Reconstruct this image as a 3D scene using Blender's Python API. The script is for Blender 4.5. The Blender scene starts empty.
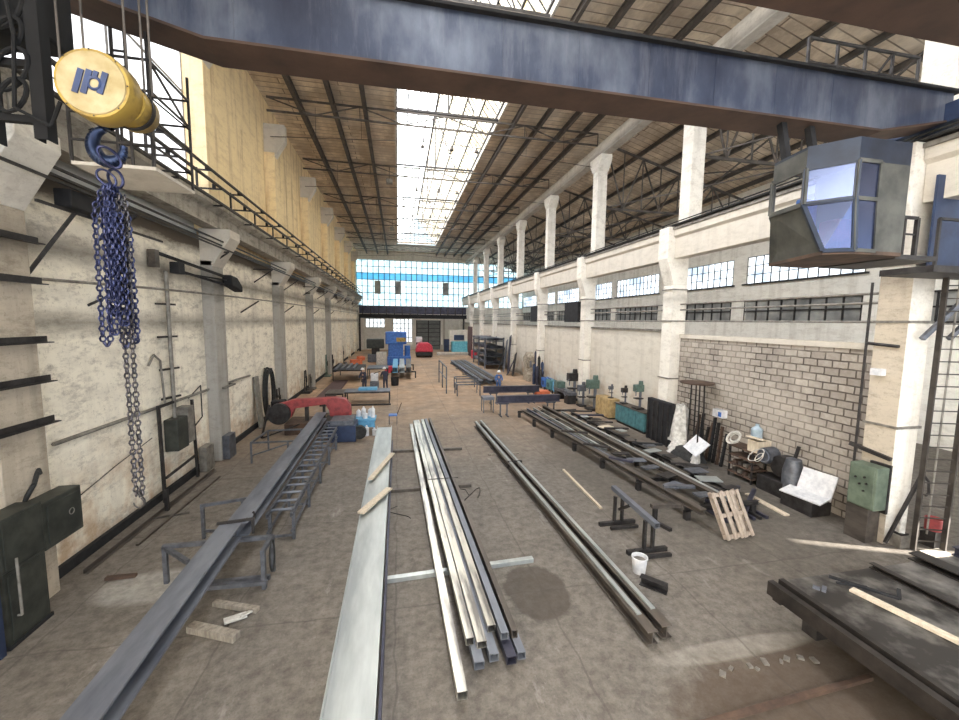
import bpy, bmesh, math, random
from mathutils import Vector, Matrix
R = random.Random(7)
SC = bpy.context.scene
COL = SC.collection
PI = math.pi
# ------------------------------------------------------------------ camera solve (metres; X across, Y along the hall, Z up)
FPX, EYE = 400.0, 5.5
_vy = Vector((398-479.5, 360-320, -FPX)).normalized()
_up = Vector((1, -.012, 0)).cross(_vy); _up = _vy.cross(_up.cross(_vy)).normalized()
if _up.y < 0: _up = -_up
_vx = _vy.cross(_up)
CAM = Matrix((_vx, _vy, _up))            # camera -> world rotation
EYEP = Vector((0, 0, EYE))
def _ray(px, py): return CAM @ Vector((px-479.5, 360-py, -FPX))
def onZ(px, py, z=0.0): r = _ray(px, py); return EYEP + r*((z-EYE)/r.z)
def onX(px, py, x): r = _ray(px, py); return EYEP + r*(x/r.x)
def onY(px, py, y): r = _ray(px, py); return EYEP + r*(y/r.y)

# ------------------------------------------------------------------ materials
MATS = {}
def _nt(name):
    m = bpy.data.materials.new(name); m.use_nodes = True
    nt = m.node_tree; b = nt.nodes['Principled BSDF']
    return m, nt, b
def noise(nt, scale, detail=6, stretch=None, rough=.6, coord='Object'):
    tc = nt.nodes.new('ShaderNodeTexCoord'); n = nt.nodes.new('ShaderNodeTexNoise')
    n.inputs['Scale'].default_value = scale; n.inputs['Detail'].default_value = detail; n.inputs['Roughness'].default_value = rough
    src = tc.outputs[coord]
    if stretch:
        mp = nt.nodes.new('ShaderNodeMapping'); mp.inputs['Scale'].default_value = stretch
        nt.links.new(src, mp.inputs['Vector']); src = mp.outputs['Vector']
    nt.links.new(src, n.inputs['Vector']); return n.outputs['Fac']
def ramp(nt, fac, stops):
    r = nt.nodes.new('ShaderNodeValToRGB'); e = r.color_ramp.elements
    while len(e) < len(stops): e.new(.5)
    for k, (p, c) in enumerate(stops):
        e[k].position = p; e[k].color = (c[0], c[1], c[2], 1) if not isinstance(c, (int, float)) else (c, c, c, 1)
    nt.links.new(fac, r.inputs['Fac']); return r.outputs['Color']
def mix(nt, fac, a, b, mode='MIX'):
    m = nt.nodes.new('ShaderNodeMix'); m.data_type = 'RGBA'; m.blend_type = mode
    for s, v in ((0, fac), (6, a), (7, b)):
        if isinstance(v, (int, float)): m.inputs[s].default_value = v
        elif isinstance(v, tuple): m.inputs[s].default_value = (v[0], v[1], v[2], 1)
        else: nt.links.new(v, m.inputs[s])
    return m.outputs[2]
def bump(nt, b, h, strength=.3, dist=.02):
    n = nt.nodes.new('ShaderNodeBump'); n.inputs['Strength'].default_value = strength; n.inputs['Distance'].default_value = dist
    nt.links.new(h, n.inputs['Height']); nt.links.new(n.outputs['Normal'], b.inputs['Normal'])
def math_(nt, op, a, b=None, clamp=False):
    m = nt.nodes.new('ShaderNodeMath'); m.operation = op; m.use_clamp = clamp
    for s, v in ((0, a), (1, b)):
        if v is None: continue
        if isinstance(v, (int, float)): m.inputs[s].default_value = v
        else: nt.links.new(v, m.inputs[s])
    return m.outputs[0]
def plain(name, c, c2=None, rough=.6, metal=0., scale=3., bmp=.15, stretch=None, lo=.35, hi=.65):
    if name in MATS: return MATS[name]
    m, nt, b = _nt(name)
    c2 = c2 or tuple(x*.72 for x in c)
    n = noise(nt, scale, stretch=stretch)
    nt.links.new(ramp(nt, n, [(lo, c2), (hi, c)]), b.inputs['Base Color'])
    b.inputs['Roughness'].default_value = rough; b.inputs['Metallic'].default_value = metal
    if bmp: bump(nt, b, n, bmp)
    MATS[name] = m; return m
def emit(name, c, s, c2=None, scale=1.5, lo=.4, hi=.6, stretch=None, s2=None):
    m, nt, b = _nt(name)
    b.inputs['Base Color'].default_value = (.3, .3, .3, 1); b.inputs['Roughness'].default_value = .3
    if c2:
        n = noise(nt, scale, 3, stretch)
        nt.links.new(ramp(nt, n, [(lo, tuple(x*(s2 or s) for x in c2)), (hi, tuple(x*s for x in c))]), b.inputs['Emission Color'])
        b.inputs['Emission Strength'].default_value = 1
    else:
        b.inputs['Emission Color'].default_value = (*c, 1); b.inputs['Emission Strength'].default_value = s
    MATS[name] = m; return m

def make_floor():
    m, nt, b = _nt('concrete_floor')
    big = noise(nt, .35, 5); fine = noise(nt, 5., 9, rough=.72); mid = noise(nt, 1.3, 8, rough=.7)
    base = ramp(nt, mid, [(.3, (.09, .077, .065)), (.55, (.165, .145, .126)), (.72, (.26, .232, .2))])
    base = mix(nt, .5, base, ramp(nt, fine, [(.38, (.1, .086, .074)), (.62, (.27, .245, .215))]))
    base = mix(nt, ramp(nt, noise(nt, 22., 6, rough=.8), [(.5, 0.), (.68, .5)]), base, (.07, .06, .052))
    base = mix(nt, ramp(nt, noise(nt, 13., 6, rough=.8, stretch=(1.3, 1, 1)), [(.6, 0.), (.72, .5)]), base, (.42, .4, .37))
    tc = nt.nodes.new('ShaderNodeTexCoord'); sp = nt.nodes.new('ShaderNodeSeparateXYZ'); nt.links.new(tc.outputs['Object'], sp.inputs[0])
    X, Y = sp.outputs[0], sp.outputs[1]
    # sandy dust lying over the middle and far floor
    fy = math_(nt, 'MULTIPLY', math_(nt, 'SUBTRACT', Y, 14.), .06, True)
    dust = math_(nt, 'MULTIPLY', fy, ramp(nt, big, [(.35, 0.45), (.6, 1.)]))
    base = mix(nt, dust, base, ramp(nt, mid, [(.35, (.36, .23, .14)), (.65, (.56, .39, .26))]))
    # white powder smears
    w = ramp(nt, noise(nt, .9, 8, (1., .35, 1.), .75), [(.6, 0.), (.72, .55)])
    base = mix(nt, w, base, (.5, .48, .45))
    # dark damp patch
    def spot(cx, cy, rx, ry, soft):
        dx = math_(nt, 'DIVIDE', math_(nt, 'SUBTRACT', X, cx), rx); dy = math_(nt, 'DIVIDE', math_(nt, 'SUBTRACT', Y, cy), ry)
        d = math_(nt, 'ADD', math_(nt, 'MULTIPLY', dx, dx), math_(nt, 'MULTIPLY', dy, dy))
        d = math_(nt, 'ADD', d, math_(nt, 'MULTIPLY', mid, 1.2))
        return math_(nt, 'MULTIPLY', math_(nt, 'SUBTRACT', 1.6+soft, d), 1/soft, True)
    base = mix(nt, math_(nt, 'MULTIPLY', spot(2.75, 7.35, .62, .8, .25), .72), base, (.06, .048, .038))
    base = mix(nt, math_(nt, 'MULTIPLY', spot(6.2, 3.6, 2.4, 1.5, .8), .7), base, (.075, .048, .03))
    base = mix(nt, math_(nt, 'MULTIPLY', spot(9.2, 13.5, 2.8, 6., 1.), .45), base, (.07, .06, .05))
    base = mix(nt, math_(nt, 'MULTIPLY', math_(nt, 'MULTIPLY', spot(5.6, 5.3, 1.3, .16, .9), fine), .5), base, (.52, .49, .43))
    base = mix(nt, math_(nt, 'MULTIPLY', math_(nt, 'MULTIPLY', spot(-4.9, 8.9, .9, .45, .9), fine), .7), base, (.62, .6, .56))
    # slab joints and cracks
    br = nt.nodes.new('ShaderNodeTexBrick'); mp = nt.nodes.new('ShaderNodeMapping'); nt.links.new(tc.outputs['Object'], mp.inputs[0])
    dist = nt.nodes.new('ShaderNodeVectorMath'); dist.operation = 'ADD'
    nn = nt.nodes.new('ShaderNodeTexNoise'); nn.inputs['Scale'].default_value = 1.5; nt.links.new(tc.outputs['Object'], nn.inputs['Vector'])
    sc = nt.nodes.new('ShaderNodeVectorMath'); sc.operation = 'SCALE'; sc.inputs['Scale'].default_value = .18; nt.links.new(nn.outputs['Color'], sc.inputs[0])
    nt.links.new(mp.outputs[0], dist.inputs[0]); nt.links.new(sc.outputs[0], dist.inputs[1]); nt.links.new(dist.outputs[0], br.inputs['Vector'])
    br.offset = 0; br.inputs['Scale'].default_value = 1; br.inputs['Brick Width'].default_value = 2.95; br.inputs['Row Height'].default_value = 3.7
    br.inputs['Mortar Size'].default_value = .022; br.inputs['Mortar Smooth'].default_value = .3
    base = mix(nt, math_(nt, 'MULTIPLY', br.outputs['Fac'], .4), base, (.07, .058, .05))
    nt.links.new(base, b.inputs['Base Color'])
    b.inputs['Roughness'].default_value = .72
    b.inputs['Specular IOR Level'].default_value = .35
    bump(nt, b, fine, .35, .02)
    return m
def make_plaster(name, light, dirt, brown, bands=(), streak=.5, cover=.5):
    """old painted plaster: mottled dirt, bands of grime and painted shade at given heights, bare brown patches near the foot"""
    m, nt, b = _nt(name)
    tc = nt.nodes.new('ShaderNodeTexCoord'); sp = nt.nodes.new('ShaderNodeSeparateXYZ'); nt.links.new(tc.outputs['Object'], sp.inputs[0]); Z = sp.outputs[2]
    n1 = noise(nt, 1.1, 9, (1, .55, 1.9), .72); n2 = noise(nt, 2.6, 10, (1, .6, 1.5), rough=.8); n3 = noise(nt, 1.2, 6, (1.6, 1.6, .14), .6)
    c = mix(nt, ramp(nt, n1, [(.36, .55), (.5, 0.)]), light, tuple(a*.62+d*.38 for a, d in zip(light, dirt)))
    c = mix(nt, ramp(nt, n2, [(.5, 0.), (.66, cover)]), c, dirt)
    c = mix(nt, ramp(nt, noise(nt, 14, 6, (1, 1, .7), .8), [(.56, 0.), (.7, cover)]), c, dirt)
    c = mix(nt, ramp(nt, n3, [(.5, 0.), (.72, streak)]), c, dirt)
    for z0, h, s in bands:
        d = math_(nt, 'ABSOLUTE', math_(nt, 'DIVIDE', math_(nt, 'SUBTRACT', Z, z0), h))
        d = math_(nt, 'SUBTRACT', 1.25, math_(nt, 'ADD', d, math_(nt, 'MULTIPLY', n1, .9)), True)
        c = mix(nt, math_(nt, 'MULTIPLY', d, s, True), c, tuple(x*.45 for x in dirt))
    if brown:
        f = math_(nt, 'MULTIPLY', math_(nt, 'SUBTRACT', 2.9, Z), .35, True)
        p = ramp(nt, noise(nt, 1.1, 7, rough=.65), [(.45, 0.), (.62, .8)])
        c = mix(nt, math_(nt, 'MULTIPLY', f, p), c, brown)
    nt.links.new(c, b.inputs['Base Color']); b.inputs['Roughness'].default_value = .9; b.inputs['Specular IOR Level'].default_value = .2
    bump(nt, b, n2, .5, .03)
    MATS[name] = m; return m
def make_block(name, axis='YZ'):
    m, nt, b = _nt(name)
    tc = nt.nodes.new('ShaderNodeTexCoord'); sp = nt.nodes.new('ShaderNodeSeparateXYZ'); cb = nt.nodes.new('ShaderNodeCombineXYZ')
    nt.links.new(tc.outputs['Object'], sp.inputs[0]); nt.links.new(sp.outputs[1], cb.inputs[0]); nt.links.new(sp.outputs[2], cb.inputs[1])
    wn = nt.nodes.new('ShaderNodeTexNoise'); wn.inputs['Scale'].default_value = 3; nt.links.new(cb.outputs[0], wn.inputs['Vector'])
    s = nt.nodes.new('ShaderNodeVectorMath'); s.operation = 'SCALE'; s.inputs['Scale'].default_value = .05; nt.links.new(wn.outputs['Color'], s.inputs[0])
    a = nt.nodes.new('ShaderNodeVectorMath'); a.operation = 'ADD'; nt.links.new(cb.outputs[0], a.inputs[0]); nt.links.new(s.outputs[0], a.inputs[1])
    br = nt.nodes.new('ShaderNodeTexBrick'); nt.links.new(a.outputs[0], br.inputs['Vector'])
    for k, v in (('Scale', 1), ('Brick Width', .43), ('Row Height', .225), ('Mortar Size', .024), ('Mortar Smooth', .3), ('Bias', 0)): br.inputs[k].default_value = v
    br.inputs['Color1'].default_value = (.5, .455, .41, 1); br.inputs['Color2'].default_value = (.34, .305, .275, 1); br.inputs['Mortar'].default_value = (.055, .045, .04, 1)
    n = noise(nt, 6, 8, rough=.7); big = noise(nt, .5, 5)
    c = mix(nt, ramp(nt, n, [(.4, .5), (.7, 0.)]), br.outputs['Color'], (.2, .165, .135))
    c = mix(nt, ramp(nt, big, [(.42, .35), (.55, 0.)]), c, (.6, .54, .47))
    nt.links.new(c, b.inputs['Base Color']); b.inputs['Roughness'].default_value = .95
    h = math_(nt, 'SUBTRACT', math_(nt, 'MULTIPLY', n, .4), br.outputs['Fac'])
    bump(nt, b, h, .8, .02); MATS[name] = m; return m
def make_roof():
    m, nt, b = _nt('roof_planks')
    tc = nt.nodes.new('ShaderNodeTexCoord'); br = nt.nodes.new('ShaderNodeTexBrick'); nt.links.new(tc.outputs['Object'], br.inputs['Vector'])
    for k, v in (('Scale', 1), ('Brick Width', 6.), ('Row Height', .5), ('Mortar Size', .035), ('Mortar Smooth', .5)): br.inputs[k].default_value = v
    br.inputs['Color1'].default_value = (.86, .74, .58, 1); br.inputs['Color2'].default_value = (.66, .55, .42, 1); br.inputs['Mortar'].default_value = (.2, .155, .115, 1)
    n = noise(nt, 1.0, 8, (1, .5, 1), .7); n2 = noise(nt, .25, 5)
    c = mix(nt, ramp(nt, n, [(.42, .7), (.6, 0.)]), br.outputs['Color'], (.36, .275, .2))
    c = mix(nt, ramp(nt, n2, [(.5, 0.), (.65, .35)]), c, (.75, .7, .62))
    nt.links.new(c, b.inputs['Base Color']); b.inputs['Roughness'].default_value = .9
    bump(nt, b, math_(nt, 'SUBTRACT', n, br.outputs['Fac']), .6, .04); return m
def make_wood(name, a, b2):
    m, nt, b = _nt(name)
    n = noise(nt, 2.2, 8, (6, 6, 1), .7)
    nt.links.new(ramp(nt, n, [(.35, b2), (.65, a)]), b.inputs['Base Color']); b.inputs['Roughness'].default_value = .8; bump(nt, b, n, .3)
    MATS[name] = m; return m
def make_girder():
    m, nt, b = _nt('girder_paint')
    n = noise(nt, .7, 6, (1, 1, .5)); st = noise(nt, 1.6, 8, (1.5, 1.5, .18), .75); f = noise(nt, 9, 8, rough=.8)
    c = ramp(nt, n, [(.36, (.028, .038, .075)), (.5, (.058, .075, .125)), (.64, (.14, .165, .225))])
    c = mix(nt, ramp(nt, st, [(.5, 0.), (.72, .45)]), c, (.25, .27, .33))
    c = mix(nt, ramp(nt, f, [(.64, 0.), (.74, .8)]), c, (.05, .04, .045))
    nt.links.new(c, b.inputs['Base Color']); b.inputs['Roughness'].default_value = .42; b.inputs['Metallic'].default_value = .25
    bump(nt, b, n, .12); MATS['girder'] = m; return m

FLOOR = make_floor(); ROOF = make_roof(); GIRD = make_girder()
PL_LEFT = make_plaster('left_plaster', (.96, .9, .78), (.24, .2, .165), (.5, .31, .16), ((5.35, .5, .75), (6.95, .55, .95), (8.3, .8, 2.2), (.1, .3, .8)), .3, .6)  # strong upper band: shade below the crane beam painted in with grime
PL_UP = make_plaster('upper_plaster', (.98, .8, .5), (.45, .29, .15), None, ((9.8, .5, .4),), .8, .35)
PL_WHITE = make_plaster('white_plaster', (.86, .87, .86), (.5, .5, .5), None, (), .2, .25)
PL_RIGHT = make_plaster('right_plaster', (.68, .635, .56), (.34, .3, .25), (.45, .3, .18), ((5., .3, .5), (.2, .5, .9)), .3, .35)
PL_PILAS = make_plaster('pilaster_plaster', (.42, .4, .37), (.2, .185, .165), None, ((6.8, .8, .7),), .5, .4)
PL_BRICKY = make_plaster('bare_pilaster', (.56, .49, .4), (.19, .155, .12), None, ((6.8, .8, .7),), .5, .55)
PL_OUT = make_plaster('aisle_wall_plaster', (.92, .89, .82), (.42, .37, .3), None, (), .4, .4)
CONCD = make_plaster('shaded_grimy_concrete', (.42, .39, .34), (.08, .068, .058), None, (), .6, .7)  # grimy beam concrete, with the shade around the haunches darkened into its colour
CONC = make_plaster('grey_concrete', (.66, .61, .54), (.33, .29, .245), None, (), .35, .3)
CONCL = make_plaster('pale_concrete', (.84, .8, .73), (.34, .29, .24), None, ((6.6, .6, .5), (.1, .5, .8)), .4, .4)
BLOCK = make_block('block_masonry')
DARK = plain('dark_steel', (.06, .055, .055), (.025, .022, .022), .55, .5, 4)
DARKER = plain('sooty_black', (.02, .02, .023), (.008, .008, .01), .85, 0, 4)
SOOT = plain('soot_frame', (.008, .008, .009), (.004, .004, .005), .95, 0, 4)
DARKR = plain('dark_scaled_steel', (.05, .042, .038), (.02, .017, .016), .5, .4, 3)
SCUFF = plain('scuffed_plate', (.3, .28, .26), (.04, .036, .034), .5, .4, 1.6, .1, None, .42, .72)
RUST = plain('rusty_brown', (.13, .08, .055), (.055, .035, .028), .8, .1, 2.5)
FLANGE = plain('brown_primer', (.105, .062, .045), (.06, .037, .03), .7, .1, 1.5)
PURL = plain('purlin_steel', (.14, .12, .105), (.065, .056, .05), .7, .3, 2)
STEEL = plain('mill_steel', (.22, .235, .275), (.11, .12, .15), .55, .4, 2.2, .1, (1, .25, 1))
STEELG = plain('pale_galvanised', (.55, .58, .57), (.36, .385, .39), .4, .55, 1.6, .08, (1.6, .3, 1))
STEELB = plain('bright_tube_steel', (.56, .54, .49), (.2, .19, .185), .32, .8, 2.5, .08, (2.5, .22, 1), .42, .56)
STEELD = plain('dark_blue_beam', (.075, .075, .11), (.035, .035, .055), .45, .5, 2)
BROWNST = plain('brown_mill_steel', (.17, .145, .125), (.07, .06, .055), .5, .5, 3, .15, (1, .3, 1))
FRAME = plain('grey_frame_steel', (.17, .18, .21), (.09, .095, .11), .5, .5, 5)
TIMBER = make_wood('old_timber', (.36, .32, .27), (.18, .155, .13))
PALEWOOD = make_wood('pale_plank', (.72, .63, .5), (.5, .42, .32))
PALLETW = make_wood('pallet_wood', (.48, .4, .33), (.27, .215, .18))
YELLOW = plain('hoist_yellow', (.4, .27, .055), (.2, .13, .035), .45, .1, 4, .1, None, .38, .52)
YELLOWF = plain('faded_hoist_yellow', (.48, .4, .24), (.32, .24, .1), .5, .05, 3.5, .1)
BLUEP = plain('blue_mark_paint', (.035, .06, .16), (.03, .045, .11), .5, 0, 6)
HOOKB = plain('blue_steel_hook', (.035, .055, .12), (.015, .022, .05), .35, .7, 5)
CHAIN = plain('violet_blue_chain', (.045, .055, .14), (.018, .022, .06), .35, .6, 9)
CHAINL = plain('grey_chain', (.1, .095, .11), (.045, .043, .05), .38, .7, 9)
GREENC = plain('grey_green_cabinet', (.15, .19, .14), (.075, .1, .075), .55, .1, 3)
GREENM = plain('machine_green', (.13, .2, .17), (.06, .1, .085), .5, .2, 5)
OLIVE = plain('dark_olive_cabinet', (.06, .065, .055), (.025, .027, .025), .5, .2, 3)
NAVY = plain('dark_blue_sheet', (.035, .06, .13), (.02, .03, .07), .5, .2, 1.5)
REDM = plain('faded_red', (.42, .07, .07), (.22, .04, .045), .5, .1, 4)
REDV = plain('bright_red', (.75, .05, .09), (.5, .03, .06), .4, .0, 5)
BLUEM = plain('machine_blue', (.06, .2, .6), (.03, .1, .36), .45, .1, 5)
SKYB = plain('light_blue_paint', (.15, .42, .66), (.08, .28, .48), .5, .0, 4)
PALEB = plain('pale_blue_plastic', (.4, .5, .58), (.28, .36, .43), .35, 0, 5)
TEAL = plain('teal_cabinet', (.09, .24, .27), (.05, .14, .165), .5, .1, 4)
CYAN = plain('cyan_sheet', (.2, .62, .75), (.1, .42, .58), .5, 0, 3)
OCHRE = plain('ochre_box', (.5, .36, .17), (.3, .21, .1), .7, 0, 5)
WHITE = plain('white_plastic', (.8, .8, .82), (.55, .56, .6), .4, 0, 5)
TARP = plain('white_tarpaulin', (.74, .72, .68), (.42, .4, .37), .7, 0, 6, .8)
BEIGE = plain('beige_machine_paint', (.5, .44, .35), (.24, .2, .16), .6, .05, 7)
ORANGE = plain('orange_red', (.75, .2, .08), (.5, .12, .06), .6, 0, 5)
CABIN = plain('cabin_grey_green', (.105, .105, .095), (.045, .047, .044), .5, .15, 2.2)
CABINB = plain('cabin_dark_blue', (.022, .033, .06), (.01, .015, .03), .4, .25, 2)
STILE = plain('dark_ladder_steel', (.07, .06, .052), (.035, .028, .024), .6, .3, 3)
RUBBER = plain('black_rubber', (.035, .035, .035), (.015, .015, .015), .8, 0, 8)
SKIN = plain('skin', (.5, .32, .22), (.42, .26, .18), .6, 0, 8, 0)
WORKB = plain('blue_workwear', (.08, .17, .4), (.05, .1, .26), .85, 0, 9)
WORKD = plain('dark_workwear', (.05, .055, .09), (.03, .03, .05), .85, 0, 9)
HAT = plain('white_helmet_plastic', (.85, .85, .85), (.7, .7, .7), .35, 0, 3, 0)
PIPEG = plain('grey_pipe', (.3, .28, .25), (.15, .135, .12), .55, .3, 5)
DOORG = plain('grey_gate_sheet', (.25, .26, .25), (.15, .16, .155), .6, .2, 1.5, .1, (1, 1, 4))
BROWNP = plain('dark_red_brown_panel', (.13, .075, .075), (.07, .045, .045), .7, 0, 2)
DARKWIN = plain('dirty_dark_glass', (.42, .42, .4), (.1, .105, .11), .35, .0, .45, 0)
SKYW = emit('skylight_white_glass', (1., 1., 1.), 4.6, (.9, .93, .97), 2.2, .4, .6, None, 3.6)
SKYY = emit('skylight_yellowed_glass', (1., .94, .74), 1.3, (.95, .72, .3), 1.6, .45, .6, (1, 1.6, 1), .42)
GL_W = emit('gable_glass_white', (.72, .95, 1.), .6, (.4, .76, .95), .7, .35, .55, None, .5)
GL_B = emit('gable_glass_blue', (.06, .5, .8), .45, (.04, .34, .7), .8, .4, .6)
GL_S = emit('aisle_glass', (.82, .92, 1.), .8, (.5, .66, .85), .9, .4, .6, None, .45)
GL_E = emit('low_window_glass', (.95, .98, 1.), .6, (.7, .8, .85), 1.5, .4, .55, None, .5)
GL_F = emit('frosted_side_glass', (.93, .96, 1.), .8, (.5, .52, .56), 1.3, .36, .56, (1, 1., .35), .8)
def make_glass():
    m, nt, b = _nt('cabin_glass')
    out = nt.nodes['Material Output']; tr = nt.nodes.new('ShaderNodeBsdfTransparent'); gl = nt.nodes.new('ShaderNodeBsdfGlossy'); mx = nt.nodes.new('ShaderNodeMixShader')
    tr.inputs[0].default_value = (.3, .38, .75, 1); gl.inputs['Roughness'].default_value = .22; gl.inputs['Color'].default_value = (.45, .55, .95, 1)
    mx.inputs[0].default_value = .2
    nt.links.new(tr.outputs[0], mx.inputs[1]); nt.links.new(gl.outputs[0], mx.inputs[2]); nt.links.new(mx.outputs[0], out.inputs[0])
    return m
GLASS = make_glass()

# ------------------------------------------------------------------ mesh helpers
class MB:
    def __init__(s): s.v = []; s.f = []; s.sm = []
    def add(s, vs, fs, smooth=False):
        o = len(s.v); s.v += [Vector(v) for v in vs]
        for f in fs: s.f.append([o+i for i in f]); s.sm.append(smooth)
        return s
    def bx(s, x0, x1, y0, y1, z0, z1):
        return s.add([(x, y, z) for x in (x0, x1) for y in (y0, y1) for z in (z0, z1)],
                     [(0, 1, 3, 2), (4, 6, 7, 5), (0, 4, 5, 1), (2, 3, 7, 6), (0, 2, 6, 4), (1, 5, 7, 3)])
    def box(s, c, size, rz=0, rx=0, ry=0):
        M = Matrix.Translation(Vector(c)) @ Matrix.Rotation(rz, 4, 'Z') @ Matrix.Rotation(ry, 4, 'Y') @ Matrix.Rotation(rx, 4, 'X')
        h = [k/2 for k in size]
        return s.add([M @ Vector((a*h[0], b*h[1], c2*h[2])) for a in (-1, 1) for b in (-1, 1) for c2 in (-1, 1)],
                     [(0, 1, 3, 2), (4, 6, 7, 5), (0, 4, 5, 1), (2, 3, 7, 6), (0, 2, 6, 4), (1, 5, 7, 3)])
    def basis(s, p, q, up=(0, 0, 1)):
        p, q = Vector(p), Vector(q); d = (q-p).normalized(); up = Vector(up)
        if abs(d.dot(up)) > .98: up = Vector((1, 0, 0)) if abs(d.x) < .9 else Vector((0, 1, 0))
        r = d.cross(up).normalized(); return p, q, r, r.cross(d).normalized()
    def sweep(s, prof, p, q, up=(0, 0, 1), inner=None):
        p, q, r, u = s.basis(p, q, up); n = len(prof)
        vs = [p+r*a+u*b for a, b in prof]+[q+r*a+u*b for a, b in prof]
        fs = [(i, (i+1) % n, n+(i+1) % n, n+i) for i in range(n)]
        if inner:
            vs += [p+r*a+u*b for a, b in inner]+[q+r*a+u*b for a, b in inner]
            fs += [(2*n+(i+1) % n, 2*n+i, 3*n+i, 3*n+(i+1) % n) for i in range(n)]
            fs += [(i, 2*n+i, 2*n+(i+1) % n, (i+1) % n) for i in range(n)]+[(n+i, n+(i+1) % n, 3*n+(i+1) % n, 3*n+i) for i in range(n)]
        else: fs += [tuple(range(n))[::-1], tuple(range(n, 2*n))]
        return s.add(vs, fs)
    def bar(s, p, q, w, h=None, up=(0, 0, 1)):
        h = h or w; return s.sweep([(-w/2, -h/2), (w/2, -h/2), (w/2, h/2), (-w/2, h/2)], p, q, up)
    def hollow(s, p, q, w, h, t=.008, up=(0, 0, 1)):
        return s.sweep([(-w/2, -h/2), (w/2, -h/2), (w/2, h/2), (-w/2, h/2)], p, q, up, [(-w/2+t, -h/2+t), (w/2-t, -h/2+t), (w/2-t, h/2-t), (-w/2+t, h/2-t)])
    def ibeam(s, p, q, w, h, tf=.018, tw=.012, up=(0, 0, 1)):
        a, b, c, d = w/2, h/2, tw/2, h/2-tf
        return s.sweep([(-a, -b), (a, -b), (a, -d), (c, -d), (c, d), (a, d), (a, b), (-a, b), (-a, d), (-c, d), (-c, -d), (-a, -d)], p, q, up)
    def chan(s, p, q, w, h, t=.012, up=(0, 0, 1)):   # opens to +r side
        a, b = w/2, h/2
        return s.sweep([(-a, -b), (a, -b), (a, -b+t), (-a+t, -b+t), (-a+t, b-t), (a, b-t), (a, b), (-a, b)], p, q, up)
    def angle(s, p, q, w, t=.01, up=(0, 0, 1)):
        a = w/2
        return s.sweep([(-a, -a), (a, -a), (a, -a+t), (-a+t, -a+t), (-a+t, a), (-a, a)], p, q, up)
    def tube(s, p, q, r, n=8, r2=None):
        p, q, a, u = s.basis(p, q); r2 = r if r2 is None else r2
        vs = [p+(a*math.cos(t)+u*math.sin(t))*r for t in [2*PI*i/n for i in range(n)]]+[q+(a*math.cos(t)+u*math.sin(t))*r2 for t in [2*PI*i/n for i in range(n)]]
        s.add(vs, [(i, (i+1) % n, n+(i+1) % n, n+i) for i in range(n)], True)
        return s.add(vs, [tuple(range(n))[::-1], tuple(range(n, 2*n))])
    def path(s, pts, r, n=6):
        for a, b in zip(pts, pts[1:]):
            if (Vector(a)-Vector(b)).length > 1e-5: s.tube(a, b, r, n)
        return s
    def lathe(s, prof, c, n=16, axis='Z'):
        M = {'Z': Matrix.Identity(3), 'Y': Matrix(((1, 0, 0), (0, 0, 1), (0, -1, 0))), 'X': Matrix(((0, 0, 1), (0, 1, 0), (-1, 0, 0)))}[axis]
        c = Vector(c); vs = [c+M @ Vector((r*math.cos(2*PI*i/n), r*math.sin(2*PI*i/n), z)) for r, z in prof for i in range(n)]
        k = len(prof)
        s.add(vs, [(j*n+i, j*n+(i+1) % n, (j+1)*n+(i+1) % n, (j+1)*n+i) for j in range(k-1) for i in range(n)], True)
        return s
    def prism(s, poly, a, b, axis='Y'):
        n = len(poly)
        f = {'Y': lambda u, w, t: (u, t, w), 'X': lambda u, w, t: (t, u, w), 'Z': lambda u, w, t: (u, w, t)}[axis]
        return s.add([f(u, w, a) for u, w in poly]+[f(u, w, b) for u, w in poly], [(i, (i+1) % n, n+(i+1) % n, n+i) for i in range(n)]+[tuple(range(n))[::-1], tuple(range(n, 2*n))])
    def ring(s, c, R1, r, n=12, m=5, nrm=(0, 0, 1), sx=1., sy=1., axx=None, a0=0, a1=2*PI):
        c = Vector(c); nrm = Vector(nrm).normalized(); ax = Vector(axx) if axx else nrm.orthogonal(); ax.normalize(); ay = nrm.cross(ax)
        full = abs(a1-a0-2*PI) < 1e-4; cnt = n if full else n+1; vs = []
        for i in range(cnt):
            t = a0+(a1-a0)*i/n; d = ax*math.cos(t)*sx+ay*math.sin(t)*sy; dn = d.normalized()
            for j in range(m):
                u = 2*PI*j/m; vs.append(c+d*R1+(dn*math.cos(u)+nrm*math.sin(u))*r)
        fs = [(i*m+j, ((i+1) % cnt)*m+j, ((i+1) % cnt)*m+(j+1) % m, i*m+(j+1) % m) for i in range(n) for j in range(m)]
        s.add(vs, fs, True)
        if not full: s.add(vs[:m], [tuple(range(m))]); s.add(vs[-m:], [tuple(range(m))])
        return s
    def ball(s, c, r, n=10, k=6, sz=1.):
        return s.lathe([(max(r*math.sin(PI*j/k), 1e-4), -r*sz*math.cos(PI*j/k)) for j in range(k+1)], c, n)
    def build(s, name, mat, parent=None, bev=0):
        if parent is not None: org = wloc(parent)
        else:
            xs = [v.x for v in s.v]; ys = [v.y for v in s.v]; zs = [v.z for v in s.v]
            org = Vector(((min(xs)+max(xs))/2, (min(ys)+max(ys))/2, min(zs)))
        if name in WORLD_ORIGIN or parent is not None and parent.name.split('.')[0] in WORLD_ORIGIN: org = Vector((0, 0, 0)) if parent is None else wloc(parent)
        me = bpy.data.meshes.new(name); me.from_pydata([v-org for v in s.v], [], s.f)
        me.polygons.foreach_set('use_smooth', s.sm)
        if any(s.sm): me.set_sharp_from_angle(angle=.7)
        bm = bmesh.new(); bm.from_mesh(me); bmesh.ops.recalc_face_normals(bm, faces=bm.faces); bm.to_mesh(me); bm.free()
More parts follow.
